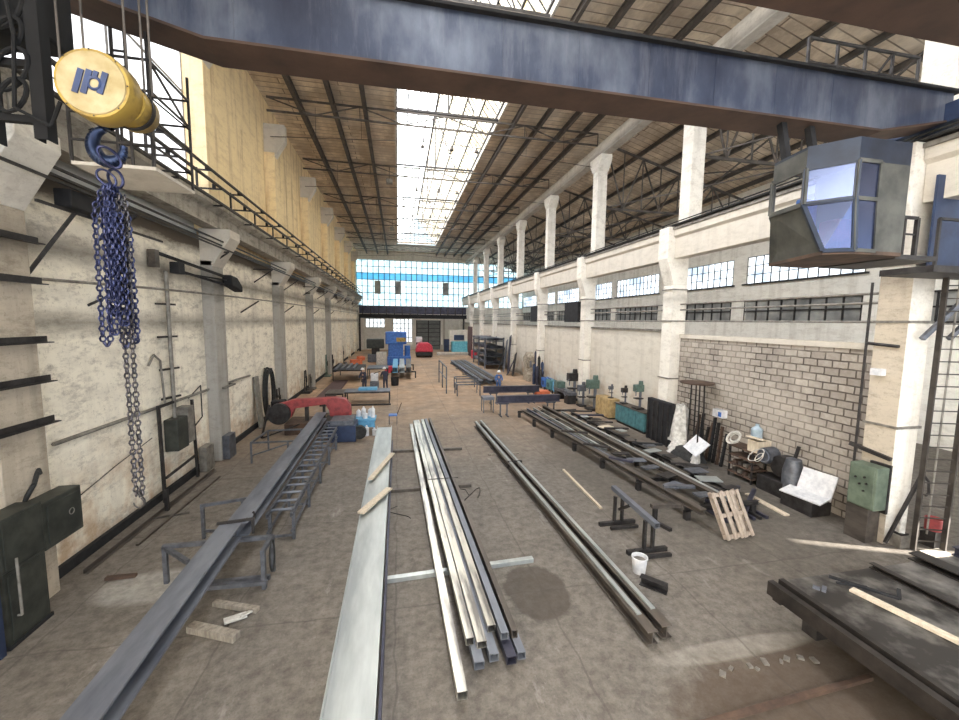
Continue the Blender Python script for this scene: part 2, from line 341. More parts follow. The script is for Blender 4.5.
        me.materials.append(mat); o = bpy.data.objects.new(name, me); COL.objects.link(o)
        if parent is not None: o.parent = parent
        else: o.location = org
        if bev:
            md = o.modifiers.new('edge', 'BEVEL'); md.width = bev; md.segments = 2; md.limit_method = 'ANGLE'
        return o
WORLD_ORIGIN = {'floor', 'ceiling', 'wall_left', 'wall_right', 'wall_back', 'wall_left_upper', 'wall_left_white', 'wall_far_right'}
def wloc(o):
    l = Vector(o.location)
    while o.parent is not None: o = o.parent; l = l+Vector(o.location)
    return l
def tag(o, label, cat, group=None):
    o['label'] = label; o['category'] = cat
    if group: o['group'] = group
    return o
def thing(name, label, cat, loc=(0, 0, 0), group=None):
    o = bpy.data.objects.new(name, None); COL.objects.link(o); o.location = loc; o.empty_display_size = .2
    return tag(o, label, cat, group)
def struct(o): o['kind'] = 'structure'; return o
NTH = ['nearest', 'second', 'third', 'fourth', 'fifth', 'sixth', 'seventh', 'eighth', 'ninth', 'tenth', 'eleventh', 'twelfth', 'thirteenth']
def one(name, mb, mat, label, cat, group=None, bev=0): return tag(mb.build(name, mat, None, bev), label, cat, group)

XL, XR, YE, ZR = -7.1, 12.0, 76.0, 17.8
GR = [7.73+8.53*k for k in range(9)]       # right column centres
GL = [8.62+8.53*k for k in range(8)]       # left pilaster centres
exec_parts = []
# ================================================================== SETTING
struct(MB().bx(-9, 34, -14, 90, -.3, 0).build('floor', FLOOR))
# left wall, lower (under the crane beam) and upper (set back above it)
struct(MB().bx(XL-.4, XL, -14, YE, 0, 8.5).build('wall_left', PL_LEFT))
struct(MB().bx(XL-.6, XL-.2, 17, YE, 8.5, ZR+.4).build('wall_left_upper', PL_UP))
struct(MB().bx(XL-.6, XL-.2, -14, 9.2, 8.5, ZR+.4).bx(XL-.6, XL-.2, 9.2, 17, 8.5, 9.9).bx(XL-.6, XL-.2, 9.2, 17, 17.2, ZR+.4).build('wall_left_white', PL_WHITE))
_f = MB()
for _k in range(5): _f.bx(XL-.5, XL-.38, 9.2+1.95*_k-.02, 9.2+1.95*_k+.02, 9.9, 17.2)
_f.bx(XL-.5, XL-.38, 9.2, 17, 13.5, 13.56)
_o = struct(_f.build('window_40', PIPEG))
MB().add([(XL-.42, 9.2, 9.9), (XL-.42, 17, 9.9), (XL-.42, 17, 17.2), (XL-.42, 9.2, 17.2)], [(0, 1, 2, 3)]).build('frosted_sheet', GL_F, _o)
# roof: flat soffit of the main hall with the long lantern opening, then the sloping aisle roof
c = MB().bx(XL-.6, -.05, -14, YE+.4, ZR, ZR+.25).bx(6.1, 13.4, -14, YE+.4, ZR, ZR+.25).bx(-.05, 6.1, 67, YE+.4, ZR, ZR+.25).bx(-.05, 6.1, -14, -12, ZR, ZR+.25)
c.add([(13.4, -14, ZR), (13.4, YE+.4, ZR), (24.6, YE+.4, 14.6), (24.6, -14, 14.6), (13.4, -14, ZR+.25), (13.4, YE+.4, ZR+.25), (24.6, YE+.4, 14.85), (24.6, -14, 14.85)],
      [(0, 1, 2, 3), (7, 6, 5, 4), (0, 4, 5, 1), (1, 5, 6, 2), (2, 6, 7, 3), (3, 7, 4, 0)])
struct(c.build('ceiling', ROOF))
# lantern skylight
def lantern():
    f = MB(); y0, y1 = -12, 67
    for (xa, xb) in ((-.05, 3.03), (6.1, 3.03)):
        n = 132
        for k in range(n+1):
            y = y0+(y1-y0)*k/n; f.bar((xa, y, ZR+.15), (xb, y, 21.93), .085, .03)
        for t in (.02, .25, .5, .75): f.bar((xa+(xb-xa)*t, y0, ZR+.12+(21.78-ZR)*t), (xa+(xb-xa)*t, y1, ZR+.12+(21.78-ZR)*t), .09, .1)
    f.bar((3.03, y0, 21.9), (3.03, y1, 21.9), .16, .2)
    for k in range(9):
        y = GR[k]+.2
        if y < 67: f.bar((-.05, y, ZR-.1), (6.1, y, ZR-.1), .12, .12).bar((3.03, y, ZR), (3.03, y, 21.9), .08).bar((1.4, y, ZR), (3.03, y, 21.8), .06).bar((4.6, y, ZR), (3.03, y, 21.8), .06)
    o = struct(f.build('window_1', DARK))
    for nm, xa, m in (('white_glass_slope', -.05, SKYW), ('yellowed_glass_slope', 6.1, SKYY)):
        MB().add([(xa, y0, ZR+.17), (xa, y1, ZR+.17), (3.03, y1, 21.96), (3.03, y0, 21.96)], [(0, 1, 2, 3)]).build(nm, m, o)
    MB().bx(-.12, -.02, y0, y1, ZR-.15, ZR+.2).bx(6.08, 6.18, y0, y1, ZR-.15, ZR+.2).build('lantern_curb', CONC, o)
    g = MB().add([(0, y1+.02, ZR-.1), (6.1, y1+.02, ZR-.1), (3.03, y1+.02, 21.9)], [(0, 1, 2)]).build('gable_glass', GL_W, o)
    MB().add([(0, y0, ZR-.1), (6.1, y0, ZR-.1), (3.03, y0, 22)], [(0, 1, 2)]).build('gable_glass', GL_W, o)
    b = MB()
    for k in range(1, 9):
        x = 6.1*k/9; b.bar((x, y1-.05, ZR), (x, y1-.05, ZR+4.1*(1-abs(x-3.03)/3.1)), .07)
    for z in (.8, 1.6, 2.4, 3.2): h = 3.03*(1-z/4.15); b.bar((3.03-h, y1-.05, ZR+z), (3.03+h, y1-.05, ZR+z), .07)
    b.build('gable_bars', DARK, o)
lantern()
# far end wall: solid low part with openings, big glazed screen above
w = MB().bx(XL-.6, -5.8, YE, YE+.4, 0, 8.05).bx(XL-.6, 24.6, YE, YE+.4, 16.3, ZR)
w.bx(-5.8, 24.6, YE, YE+.4, 7.1, 8.05).bx(-5.8, -2.4, YE, YE+.4, 0, 4.1).bx(-5.8, -.9, YE, YE+.4, 5.7, 7.1).bx(-2.4, -.9, YE, YE+.4, 0, 5.7)
w.bx(-.9, 2.6, YE, YE+.4, 0, 1.4).bx(-.9, 3.4, YE, YE+.4, 5.7, 7.1).bx(2.6, 3.4, YE, YE+.4, 0, 5.7).bx(3.4, 7.8, YE, YE+.4, 5.5, 7.1).bx(7.8, 24.6, YE, YE+.4, 0, 7.1)
struct(w.build('wall_back', PL_OUT))
def glazing(name, x0, x1, z0, z1, nx, nz, blue=(), y=YE+.15, bar=.13, mat=None):
    f = MB()
    for k in range(nx+1): x = x0+(x1-x0)*k/nx; f.bx(x-bar/2, x+bar/2, y-.08, y+.06, z0, z1)
    for k in range(nz+1): z = z0+(z1-z0)*k/nz; f.bx(x0, x1, y-.06, y+.06, z-.05, z+.05)
    o = struct(f.build(name, DARK))
    rows = {}
    for k in range(nz):
        m = GL_B if k in blue else (mat or GL_W); rows.setdefault(m.name, (MB(), m))[0].add([(x0, y+.03, z0+(z1-z0)*k/nz), (x1, y+.03, z0+(z1-z0)*k/nz), (x1, y+.03, z0+(z1-z0)*(k+1)/nz), (x0, y+.03, z0+(z1-z0)*(k+1)/nz)], [(0, 1, 2, 3)])
    for n, (mb, m) in rows.items(): mb.build('blue_panes' if m is GL_B else 'pale_panes', m, o)
    return o
gz = glazing('window_2', -7.3, 24, 8.05, 16.3, 32, 7, (4,))
pv = MB()
for x in (-3.6, .05, 8.9): pv.bx(x-.55, x+.55, YE+.05, YE+.12, 10.2, 12.6)
pv.build('open_vent_panes', DARKWIN, gz)
glazing('window_3', -5.8, -2.4, 4.1, 5.7, 5, 2, (), YE+.1, .14, GL_E)
glazing('window_4', -.9, 2.6, 1.4, 5.7, 5, 5, (), YE+.1, .14, GL_E)
d = struct(MB().bx(3.4, 7.8, YE+.05, YE+.2, 0, 5.5).build('door_1', DOORG))
r = MB()
for k in range(1, 7): r.bx(3.4, 7.8, YE-.02, YE+.05, k*.8-.05, k*.8+.05)
for x in (3.4, 5.6, 7.8): r.bx(x-.09, x+.09, YE-.04, YE+.05, 0, 5.5)
r.build('gate_rails', DARK, d)
struct(MB().bx(7.8, 12, YE-.35, YE-.05, 0, .9).bx(8.3, 8.7, YE-.4, YE, 0, 7).build('trim_1', CONC))
# outer wall of the right-hand aisle: low plaster, dark ribbon window, panels, bright clerestory; an unseen slit is added near the camera to shape the sun streak
a = MB().bx(24, 24.4, -14, 1.8, 0, 5.7).bx(24, 24.4, 2.4, YE, 0, 5.7).bx(24, 24.4, 1.8, 2.4, 4.2, 5.7).bx(24, 24.4, -14, -9.3, 5.7, 10.1).bx(24, 24.4, -14, YE, 7.1, 8.3).bx(24, 24.4, -14, YE, 10.1, 14.9)
for k in range(-2, 9): a.bx(24, 24.4, GR[0]+8.53*k-.65, GR[0]+8.53*k+.65, 5.7, 7.1).bx(24, 24.4, GR[0]+8.53*k-.65, GR[0]+8.53*k+.65, 8.3, 10.1)
struct(a.build('wall_far_right', PL_OUT))
n_ = 5
for k in range(-2, 8):
    y0, y1 = GR[0]+8.53*k+.6, GR[0]+8.53*(k+1)-.6
    f = MB()
    for j in range(9): y = y0+(y1-y0)*j/8; f.bx(23.97, 24.06, y-.03, y+.03, 5.7, 7.1)
    for z in (5.7, 6.4, 7.1): f.bx(23.95, 24.06, y0, y1, z-.04, z+.04)
    o = struct(f.build('window_%d' % n_, DARK)); n_ += 1
    MB().bx(24.06, 24.1, y0, y1, 5.7, 7.1).build('dirty_panes', DARKWIN, o)
    f = MB()
    for j in range(13): y = y0+(y1-y0)*j/12; f.bx(23.99, 24.06, y-.018, y+.018, 8.3, 10.1)
    for z in (8.3, 8.9, 9.5, 10.1): f.bx(23.97, 24.06, y0, y1, z-.02, z+.02)
    f.bx(23.8, 24., y0-.2, y1+.2, 8.2, 8.3)
    o = struct(f.build('window_%d' % n_, DARK)); n_ += 1
    MB().add([(24.08, y0, 8.3), (24.08, y1, 8.3), (24.08, y1, 10.1), (24.08, y0, 10.1)], [(0, 1, 2, 3)]).build('bright_panes', GL_S, o)
# screen walls standing between the right-hand columns
struct(MB().bx(12.5, 12.72, GR[0]+.35, GR[1]-.35, 0, 4.85).build('wall_right_block', BLOCK))
struct(MB().bx(12.44, 12.8, GR[0]+.35, GR[1]-.3, 4.85, 5.02).build('trim_2', CONC))
for k in range(1, 8):
    struct(MB().bx(12.5, 12.72, GR[k]+.35, GR[k+1]-.35, 0, 5.1).build('wall_right_plaster', PL_RIGHT))
    struct(MB().bx(12.45, 12.78, GR[k]+.35, GR[k+1]-.35, 5.1, 5.2).build('trim_%d' % (k+2), PIPEG))
struct(MB().bx(XL, XL+.1, 9.2, YE, 0, .22).build('baseboard_left', DARKER))

# ================================================================== COLUMNS, CRANE BEAMS, ROOF STEEL
for k in range(8):
    y = GR[k]
    t = thing('concrete_column', ('nearest pale concrete column on the right, with the ladder in front of its face' if k == 0 else
        '%s pale concrete column from the camera on the right side of the hall' % NTH[k]), 'column', (12.35, y, 0))
    mat = PL_BRICKY if k == 0 else CONCL
    MB().bx(12.0, 12.7, y-.34, y+.34, 0, 7.2).build('lower_shaft', CONCL, t, .02)
    if k == 0: MB().bx(11.985, 12.0, y-.33, y+.33, 0, 6.9).build('stained_face', PL_BRICKY, t)
    MB().prism([(12.0, 7.2), (11.62, 8.35), (11.62, 9.7), (12.7, 9.7), (12.7, 7.2)], y-.34, y+.34, 'Y').build('crane_bracket', CONCL, t, .02)
    MB().bx(12.55, 13.2, y-.33, y+.33, 9.7, 15.2).build('upper_shaft', CONCL, t, .02)
    MB().prism([(y-.33, 15.1), (y-.75, 15.65), (y-.75, 16.0), (y+.75, 16.0), (y+.75, 15.65), (y+.33, 15.1)], 12.5, 13.25, 'X').build('capital', CONCL, t, .02)
    b = MB()
    for z in (3.0, 5.6, 7.0): b.bx(11.96, 12.74, y-.38, y+.38, z-.03, z+.03)
    b.build('steel_strap', PIPEG, t)
for k in range(-2, 8):
    y0, y1 = (GR[0]+8.53*k)+.36, (GR[0]+8.53*(k+1))-.36
    if y1 < 0: continue
    nm = 'crane runway beam of grey concrete on the right, ' + ('beside the operator cabin and nearest the camera' if k == -1 else '%s bay beyond the nearest column' % NTH[k])
    t = thing('crane_runway_beam', nm.replace('nearest bay', 'first bay'), 'beam', (12.1, y0, 8.3))
    MB().prism([(11.85, 9.3), (11.85, 9.55), (12.6, 9.55), (12.6, 9.3), (12.45, 9.2), (12.45, 8.35), (11.95, 8.35), (11.95, 9.2)], y0, y1, 'Y').build('beam_body', CONC, t)
    MB().bx(11.8, 12.65, y0-.3, y1+.3, 9.56, 9.66).build('beam_capping', PIPEG, t)
one('crane_rail', MB().ibeam((12.1, -6, 9.76), (12.1, YE-.5, 9.76), .14, .18, .04, .03), DARK, 'dark steel crane rail running along the top of the right-hand beam', 'rail')
one('power_cable', MB().tube((11.75, -6, 9.74), (11.75, YE-.5, 9.74), .04).tube((11.9, 2, 9.9), (11.9, YE-.5, 9.86), .025), RUBBER, 'black cables lying along the edge of the right-hand crane beam', 'cable')
one('roof_beam', MB().bx(12.6, 13.15, -6, YE, 16.0, 16.75), CONCL, 'long pale concrete roof beam over the right-hand column capitals', 'beam', None, .02)

for k in range(8):
    y = GL[k]
    t = thing('concrete_pilaster', ('nearest pilaster at the left edge, bare brownish with steel angles across it' if k == 0 else
        '%s grey pilaster from the camera on the left wall' % NTH[k]), 'pilaster', (-6.9, y, 0))
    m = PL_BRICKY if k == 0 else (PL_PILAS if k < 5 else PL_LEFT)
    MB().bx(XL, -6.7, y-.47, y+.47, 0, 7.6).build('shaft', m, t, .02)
    MB().prism([(XL, 7.4), (-6.7, 7.4), (-6.05, 8.45), (-6.05, 8.75), (XL, 8.75)], y-.47, y+.47, 'Y').build('haunch', CONC if k else CONCL, t, .02)
    if k == 0:
        for z in (3.5, 4.3, 5.05, 6.15, 6.9): MB().angle((-6.6, y-1.0, z), (-6.6, y+.62, z), .13, .02).build('steel_angle', DARK, t)
    else:
        MB().bx(XL-.2, -6.75, y-.3, y+.3, 8.75, 14.8).build('upper_rib', PL_UP, t)
        MB().prism([(-7.3, 14.6), (-6.75, 14.6), (-6.2, 15.5), (-6.2, 16.35), (-7.3, 16.35)], y-.25, y+.25, 'Y').build('truss_corbel', CONC, t)
for k in range(-1, 8):
    y0, y1 = GL[0]+8.53*k+.02, GL[0]+8.53*(k+1)-.02
    t = thing('crane_runway_beam', 'crane runway beam of grimy shade-darkened concrete on the left wall, ' + ('nearest the camera behind the yellow hoist block' if k == -1 else '%s bay along from the nearest pilaster' % NTH[k]).replace('nearest bay', 'first bay'), 'beam', (-6.6, y0, 8.75))
    MB().prism([(-6.95, 8.76), (-6.45, 8.76), (-6.45, 9.25), (-6.2, 9.4), (-6.2, 9.65), (-7.2, 9.65), (-7.2, 9.4), (-6.95, 9.25)], y0, min(y1, YE-.1), 'Y').build('beam_body', CONCD, t)
one('crane_rail', MB().ibeam((-6.6, -6, 9.75), (-6.6, YE-.5, 9.75), .16, .2, .04, .03), DARKER, 'dark steel crane rail running along the top of the left-hand beam', 'rail')

def truss(y, main=True):
    k = GR.index(y)
    if main:
        t = thing('roof_truss', 'dark steel roof truss over the main hall, %s from the camera' % NTH[k], 'truss', (2.5, y, 16.7))
        x0, x1 = -6.9, 12.6; zb, zt = (lambda x: 16.75), (lambda x: 17.45); n = 8
    else:
        t = thing('aisle_truss', 'deep dark steel truss under the sloping aisle roof, %s from the camera' % NTH[k], 'truss', (13, y, 12.4))
        x0, x1 = 13.2, 24.; zb, zt = (lambda x: 12.9), (lambda x: 16.9-(x-13.2)*.26); n = 8
    c = (lambda x: y)
    s = .09 if main else .12
    MB().bar((x0, y, zb(x0)), (x1, y, zb(x1)), s, s).build('bottom_chord', PURL, t)
    MB().bar((x0, y, zt(x0)), (x1, y, zt(x1)), s, s).build('top_chord', PURL, t)
    for j in range(n):
        xa, xb = x0+(x1-x0)*j/n, x0+(x1-x0)*(j+1)/n
        if j % 2: p, q = (xa, y, zb(xa)), (xb, y, zt(xb))
        else: p, q = (xa, y, zt(xa)), (xb, y, zb(xb))
        MB().bar(p, q, s*.62).build('diagonal', PURL, t)
        if not main or j % 2: MB().bar((xb, y, zb(xb)), (xb, y, zt(xb)), s*.5).build('post', PURL, t)
    if main:
        MB().tube((x0, y+.5, 15.6), (2.6, y+.5, 16.2), .022, 5).tube((2.6, y+.5, 16.2), (x1, y+.5, 15.6), .022, 5).build('tie_rod', PURL, t)
        h = MB()
        for x in (-4.5, -2, 8, 10.5): h.tube((x, y+.5, 17.4), (x, y+.5, 15.9), .012, 4)
        h.build('hanger_rod', PURL, t)
for k in range(8): truss(GR[k]); truss(GR[k], False)
for i, x in enumerate((-5.36, -3.49, -1.76)):
    one('roof_purlin', MB().ibeam((x, -4, 17.5), (x, YE, 17.5), .2, .42, .05, .05), PURL, 'dark steel purlin under the roof left of the skylight, %s from it' % ('third', 'second', 'nearest')[i], 'purlin')
for i, x in enumerate((7.0, 8.6, 10.3, 11.7)):
    one('roof_purlin', MB().ibeam((x, -4, 17.5), (x, YE, 17.5), .16, .34, .05, .05), PURL, 'dark steel purlin under the roof right of the skylight, %s from it' % NTH[i], 'purlin')
for i, x in enumerate((14.4, 16.2, 18, 19.8, 21.6, 23.2)):
    z = ZR-(x-13.4)*.286-.15
    one('roof_purlin', MB().ibeam((x, -4, z), (x, YE, z), .14, .26, .04, .04), PURL, 'dark purlin under the sloping aisle roof, %s beyond the right-hand columns' % NTH[i], 'purlin')
# tie bracing seen as long diagonals in the aisle roof
for i in range(7):
    y0, y1 = GR[i], GR[i+1]
    t = thing('roof_bracing', 'crossed thin rods bracing the aisle trusses, %s bay from the camera' % NTH[i], 'bracing', (18.5, y0, 12.9))
    MB().bar((13.3, y0, 12.95), (18.6, y1, 12.95), .06).build('brace_rod', PURL, t)
    MB().bar((18.6, y0, 12.95), (13.3, y1, 12.95), .06).build('brace_rod', PURL, t)
    MB().bar((18.6, y0, 15.4), (18.6, y1, 12.95), .07).bar((18.6, y0, 12.95), (18.6, y1, 15.4), .07).build('longitudinal_tie', PURL, t)

# small floodlight / boxes on the skylight curb
for i, k in enumerate((1, 3, 5)):
    y = GR[k]+1.2
    t = thing('lamp_housing', 'small grey lamp box hung beside the skylight edge, %s along' % NTH[i], 'lamp', (-.6, y, 16.6))
    MB().bx(-.85, -.35, y-.25, y+.25, 16.5, 16.85).build('box_body', PIPEG, t, .02)
    MB().tube((-.6, y, 16.85), (-.6, y, 17.8), .03).build('hanger', DARK, t)
for i, k in enumerate((0, 1, 2, 3, 4, 5)):
    for j, x in enumerate((1.6, 3.4, 5.0)):
        y = GR[k]+1.5+ (4 if k == 0 else 0)
        t = thing('pendant_lamp', '%s pendant lamp shade in the %s row hung under the skylight' % (('left', 'middle', 'right')[j], NTH[i]), 'lamp', (x, y, 16.3))
        MB().lathe([(.03, .3), (.06, .2), (.15, .03), (.14, 0.), (.02, .03)], (x, y, 16.2), 12).build('lamp_shade', PURL, t)
        MB().tube((x, y, 16.6), (x, y, ZR), .015, 5).build('suspension_rod', PURL, t)

# ================================================================== THE NEAR CRANE
t = thing('bridge_crane', 'twin blue-grey box girders of the overhead crane spanning the top of the view', 'crane', (2.5, 6, 9.8))
for y0, y1, z0, zt in ((7.08, 7.74, 9.62, 10.66), (4.3, 5.0, 9.8, 10.95)):
    g = MB().prism([(-6.9, z0+.8), (-5.2, z0+.62), (-2.8, z0+.04), (10.1, z0+.04), (12.1, z0+.45), (12.1, zt-.03), (-6.9, zt-.03)], y0+.04, y1-.04, 'Y').build('box_girder', GIRD, t)
    MB().prism([(-5.2, z0+.58), (-2.8, z0), (10.1, z0), (12.1, z0+.41), (12.1, z0+.45), (10.1, z0+.04), (-2.8, z0+.04), (-5.2, z0+.62)], y0-.02, y1+.02, 'Y').build('bottom_flange', FLANGE, t)
    MB().bx(-7, 12.2, y0-.06, y1+.06, zt-.03, zt+.02).build('top_flange', DARKER, t)
    for k in range(9): x = -2.4+k*1.4; MB().bx(x-.006, x+.006, y0+.03, y0+.042, z0+.05, zt-.05).build('weld_seam', GIRD, g)
    MB().ibeam((-6.8, (y0+y1)/2, zt+.1), (12, (y0+y1)/2, zt+.1), .12, .14, .03, .03).build('trolley_rail', DARK, t)
for x, m in ((12.1, NAVY), (-6.6, DARKER)):
    MB().bx(x-.22, x+.22, 3.2, 8.8, 9.98, 10.4).build('end_carriage', m, t, .02)
    for y in (3.7, 8.3): MB().lathe([(.02, -.09), (.28, -.09), (.28, .09), (.02, .09)], (x, y, 10.13), 20, 'X').build('wheel', DARK, t)
rl = MB()
for k in range(5): x = 9+k*.8; rl.bar((x, 7.9, 10.85), (x, 7.9, 11.85), .05)
rl.bar((9, 7.9, 11.85), (12.2, 7.9, 11.85), .05).bar((9, 7.9, 11.35), (12.2, 7.9, 11.35), .04).bar((10.6, 7.9, 10.85), (11.4, 7.9, 11.85), .04)
rl.build('handrail', DARK, t)
pts = [Vector((onY(px, py, 7.9))) for px, py in ((345, 70), (380, 78), (430, 86), (480, 93), (540, 99), (600, 104), (680, 108))]
MB().path(pts, .018, 6).path([p+Vector((0, .05, .07)) for p in pts], .012, 6).build('festoon_cable', RUBBER, t)

# hoist trolley at the left end: black frame, drum and cable loops
t = thing('hoist_trolley', 'black sooty hoist trolley frame with cable loops at the top left corner', 'trolley', (-4, 5.3, 7.2))
MB().chan((-3.62, 5.25, 7.33), (-3.62, 5.25, 9.8), .13, .12, .015, (1, 0, 0)).build('frame_post', SOOT, t)
MB().chan((-4.15, 5.35, 7.3), (-4.15, 5.35, 9.8), .13, .12, .015, (1, 0, 0)).build('frame_post', SOOT, t)
for z in (7.55, 8.1, 8.5): MB().bar((-4.4, 5.3, z), (-3.6, 5.3, z), .07).build('crossbar', SOOT, t)
for z, r_ in ((7.75, .16), (8.0, .2), (8.32, .17), (8.6, .2)):
    MB().ring((-3.86, 5.22, z), r_, .022, 18, 6, (0.2, 1, .1), 1.2, .7).build('cable_loop', SOOT, t)
MB().bx(-4.6, -3.7, 5.45, 5.9, 8.5, 9.6).build('motor_box', SOOT, t, .03)
MB().path([(-3.9, 5.2, 9.4), (-3.75, 5.15, 8.3), (-3.8, 5.15, 7.6), (-3.5, 5.15, 7.45), (-3.4, 5.15, 7.7)], .018).build('loose_cable', SOOT, t)

# yellow lower block with hook
t = thing('hook_block', 'yellow crane hook block with blue bar marks on its round face', 'hoist', (-2.95, 5.2, 7.3))
c1 = onY(92, 83, 4.8); r1 = .325
a = Vector((c1.x, 4.8, c1.z)); 
MB().lathe([(.001, 0), (r1*.97, 0), (r1, .025), (r1, .2), (r1*.95, .22), (.001, .22)], a, 32, 'Y').build('front_sheave_cover', YELLOW, t)
MB().lathe([(.001, -.012), (r1*.88, -.012), (r1*.9, 0.001)], a, 32, 'Y').build('round_face_plate', YELLOWF, t)
bc = a+Vector((0, -.02, 0)); lg = MB()
for dx, h in ((-.105, .23), (-.035, .23), (.1, .21)):
    lg.box(bc+Vector((dx, 0, 0)), (.05, .012, h), 0, 0, .3)
lg.box(bc+Vector((.045, 0, .07)), (.04, .012, .07), 0, 0, .3).ring(bc+Vector((.03, 0, -.01)), .055, .014, 18, 5, (0, 1, 0))
lg.build('blue_mark', BLUEP, t)
for k in range(8): an = 2*PI*k/8; MB().ball(a+Vector((math.cos(an)*r1*.94, -.012, math.sin(an)*r1*.94)), .008, 6, 4).build('cover_bolt', DARK, t)
c2 = onY(131, 108, 5.15); r2 = .21
MB().lathe([(.001, 0), (r2, 0), (r2, .27), (r2*.85, .33), (.001, .33)], Vector((c2.x, 5.0, c2.z)), 28, 'Y').build('rear_sheave_cover', YELLOW, t)
MB().lathe([(r2+.004, .12), (r2+.014, .12), (r2+.014, .17), (r2+.004, .17)], Vector((c2.x, 5.0, c2.z)), 28, 'Y').build('cover_band', DARK, t)
hk = onY(108, 140, 5.2)
MB().lathe([(.06, 0), (.1, .04), (.1, .2), (.05, .24)], hk+Vector((0, 0, .12)), 14).build('hook_swivel', HOOKB, t)
sh = MB()
N = 22
for i in range(N):
    def P(i): an = math.radians(100+i*262/N); return hk+Vector((math.cos(an)*.145, 0, math.sin(an)*.165-.06))
    rad = .035+.035*math.sin(PI*min(1, i/N*1.05)); rad2 = .035+.035*math.sin(PI*min(1, (i+1)/N*1.05))
    sh.tube(P(i), P(i+1), rad, 10, max(rad2, .012))
sh.tube(hk+Vector((-.01, 0, .1)), hk+Vector((0, 0, .3)), .035)
sh.build('hook', HOOKB, t)
rp = MB()
for px in (48, 70, 117, 128, 139): p = onY(px, 60, 5.2); rp.tube((p.x*.97, 5.2 + .05*(px % 3), 7.9), (p.x*.97, 5.2+.05*(px % 3), 11), .011, 6)
rp.build('wire_rope', PURL, t)

# chain sling hanging on the hook
t = thing('chain_sling', 'violet blue chain sling bundle hanging from the crane hook', 'chain', (-2.95, 5.15, 3.4))
cx0, cy0, ztop = onY(110, 165, 5.12).x, 5.12, onY(110, 165, 5.12).z
MB().ring((cx0, cy0, ztop+.08), .1, .016, 20, 8, (0, 1, 0), .7, 1.3).build('master_ring', CHAIN, t)
MB().ring((cx0+.03, cy0+.02, ztop-.13), .1, .014, 20, 8, (.4, 1, 0), .8, 1.1).ring((cx0-.03, cy0-.02, ztop-.14), .08, .012, 20, 8, (-.6, 1, 0), .8, 1.1).build('master_ring', CHAIN, t)
def chain(pts, L=.07, r=.0105, w=.024):
    m = MB(); 
    seg = []; 
    for a_, b_ in zip(pts, pts[1:]):
        a_, b_ = Vector(a_), Vector(b_); n = max(1, int((b_-a_).length/(L*.78)))
        for i in range(n): seg.append((a_+(b_-a_)*(i+.5)/n, (b_-a_).normalized()))
    for i, (c, d) in enumerate(seg):
        x = d.orthogonal() if abs(d.z) < .7 else Vector((1, 0, 0)) - d*d.x
        x.normalize(); x = Matrix.Rotation((PI/4 if i % 2 else -PI/4)+R.uniform(-.25, .25), 3, d) @ x
        m.ring(c, 1., r, 8, 5, x, L*.5-r*.2, w, d)
    return m
zc = ztop-.2
def strand(dx, dy, zlow, sag=0, mat=CHAIN, top=0):
    z0 = zc+top
    chain([(cx0+dx*.35, cy0+dy*.3, z0), (cx0+dx*.9, cy0+dy, z0-.25), (cx0+dx, cy0+dy, zlow+.06), (cx0+dx+sag*.5, cy0+dy, zlow), (cx0+dx+sag, cy0+dy, zlow+.06), (cx0+dx*.8+sag, cy0+dy, z0-.3)]).build('chain_strand', mat, t)
for dx, dy, zl, sg in ((-.19, .0, 5.17, .07), (-.11, .07, 5.5, .04), (-.07, -.06, 5.3, .06), (-.02, .03, 5.15, .06), (.02, -.05, 5.4, .07), (.05, .08, 5.2, .05), (-.04, .1, 5.7, .05), (.0, -.1, 5.6, .06)):
    strand(dx, dy, zl, sg)
zb = 3.45
chain([(cx0+.06, cy0, zc-.1), (cx0+.015, cy0, 5.2), (cx0+.015, cy0, zb)]).build('chain_strand', CHAINL, t)
chain([(cx0+.1, cy0+.03, zc-.1), (cx0+.075, cy0+.02, 5.2), (cx0+.07, cy0+.02, zb)]).build('chain_strand', CHAINL, t)
hb = MB()
for i in range(10):
    def P(i): an = math.radians(60-i*24); return Vector((cx0+.04+math.cos(an)*.055, cy0, zb-.08+math.sin(an)*.065))
    hb.tube(P(i), P(i+1), .016-.001*i, 8, .015-.001*i)
hb.tube((cx0+.04, cy0, zb+.06), (cx0+.06, cy0, zb-.02), .016).build('grab_hook', DARK, t)

# maintenance basket under the crane
t = thing('maintenance_basket', 'dark lattice steel access basket hanging under the crane behind the yellow hoist', 'platform', (-4.2, 8, 7.8))
MB().bx(-4.8, -3.68, 7.38, 8.6, 7.78, 7.83).build('basket_floor', CONC, t)
fr = []
for x in (-4.8, -4.18, -4.0, -3.72):
    for y in (7.4,): MB().bar((x, y, 7.8), (x, y, 9.8), .035).build('upright', DARK, t)
for x in (-4.78, -3.7, -4.3): MB().bar((x, 8.58, 7.8), (x, 8.58, 9.8), .035).build('upright', DARK, t)
for z in (8.15, 8.55, 8.95, 9.4):
    MB().bar((-4.8, 7.4, z), (-3.7, 7.4, z), .03).bar((-4.8, 8.58, z), (-3.7, 8.58, z), .03).bar((-3.7, 7.4, z), (-3.7, 8.58, z), .03).build('rail_ring', DARK, t)
MB().bar((-4.8, 7.4, 9.4), (-3.7, 7.4, 8.5), .03).bar((-4.3, 8.58, 9.4), (-3.7, 8.58, 8.9), .03).bar((-4.3, 8.58, 8.6), (-3.7, 8.58, 8.1), .03).bar((-3.7, 7.4, 9.4), (-3.7, 8.58, 8.9), .03).build('diagonal_brace', DARK, t)
for z in [7.95+.22*k for k in range(8)]: MB().bar((-4.18, 7.42, z), (-4.0, 7.42, z), .025).build('rung', DARK, t)

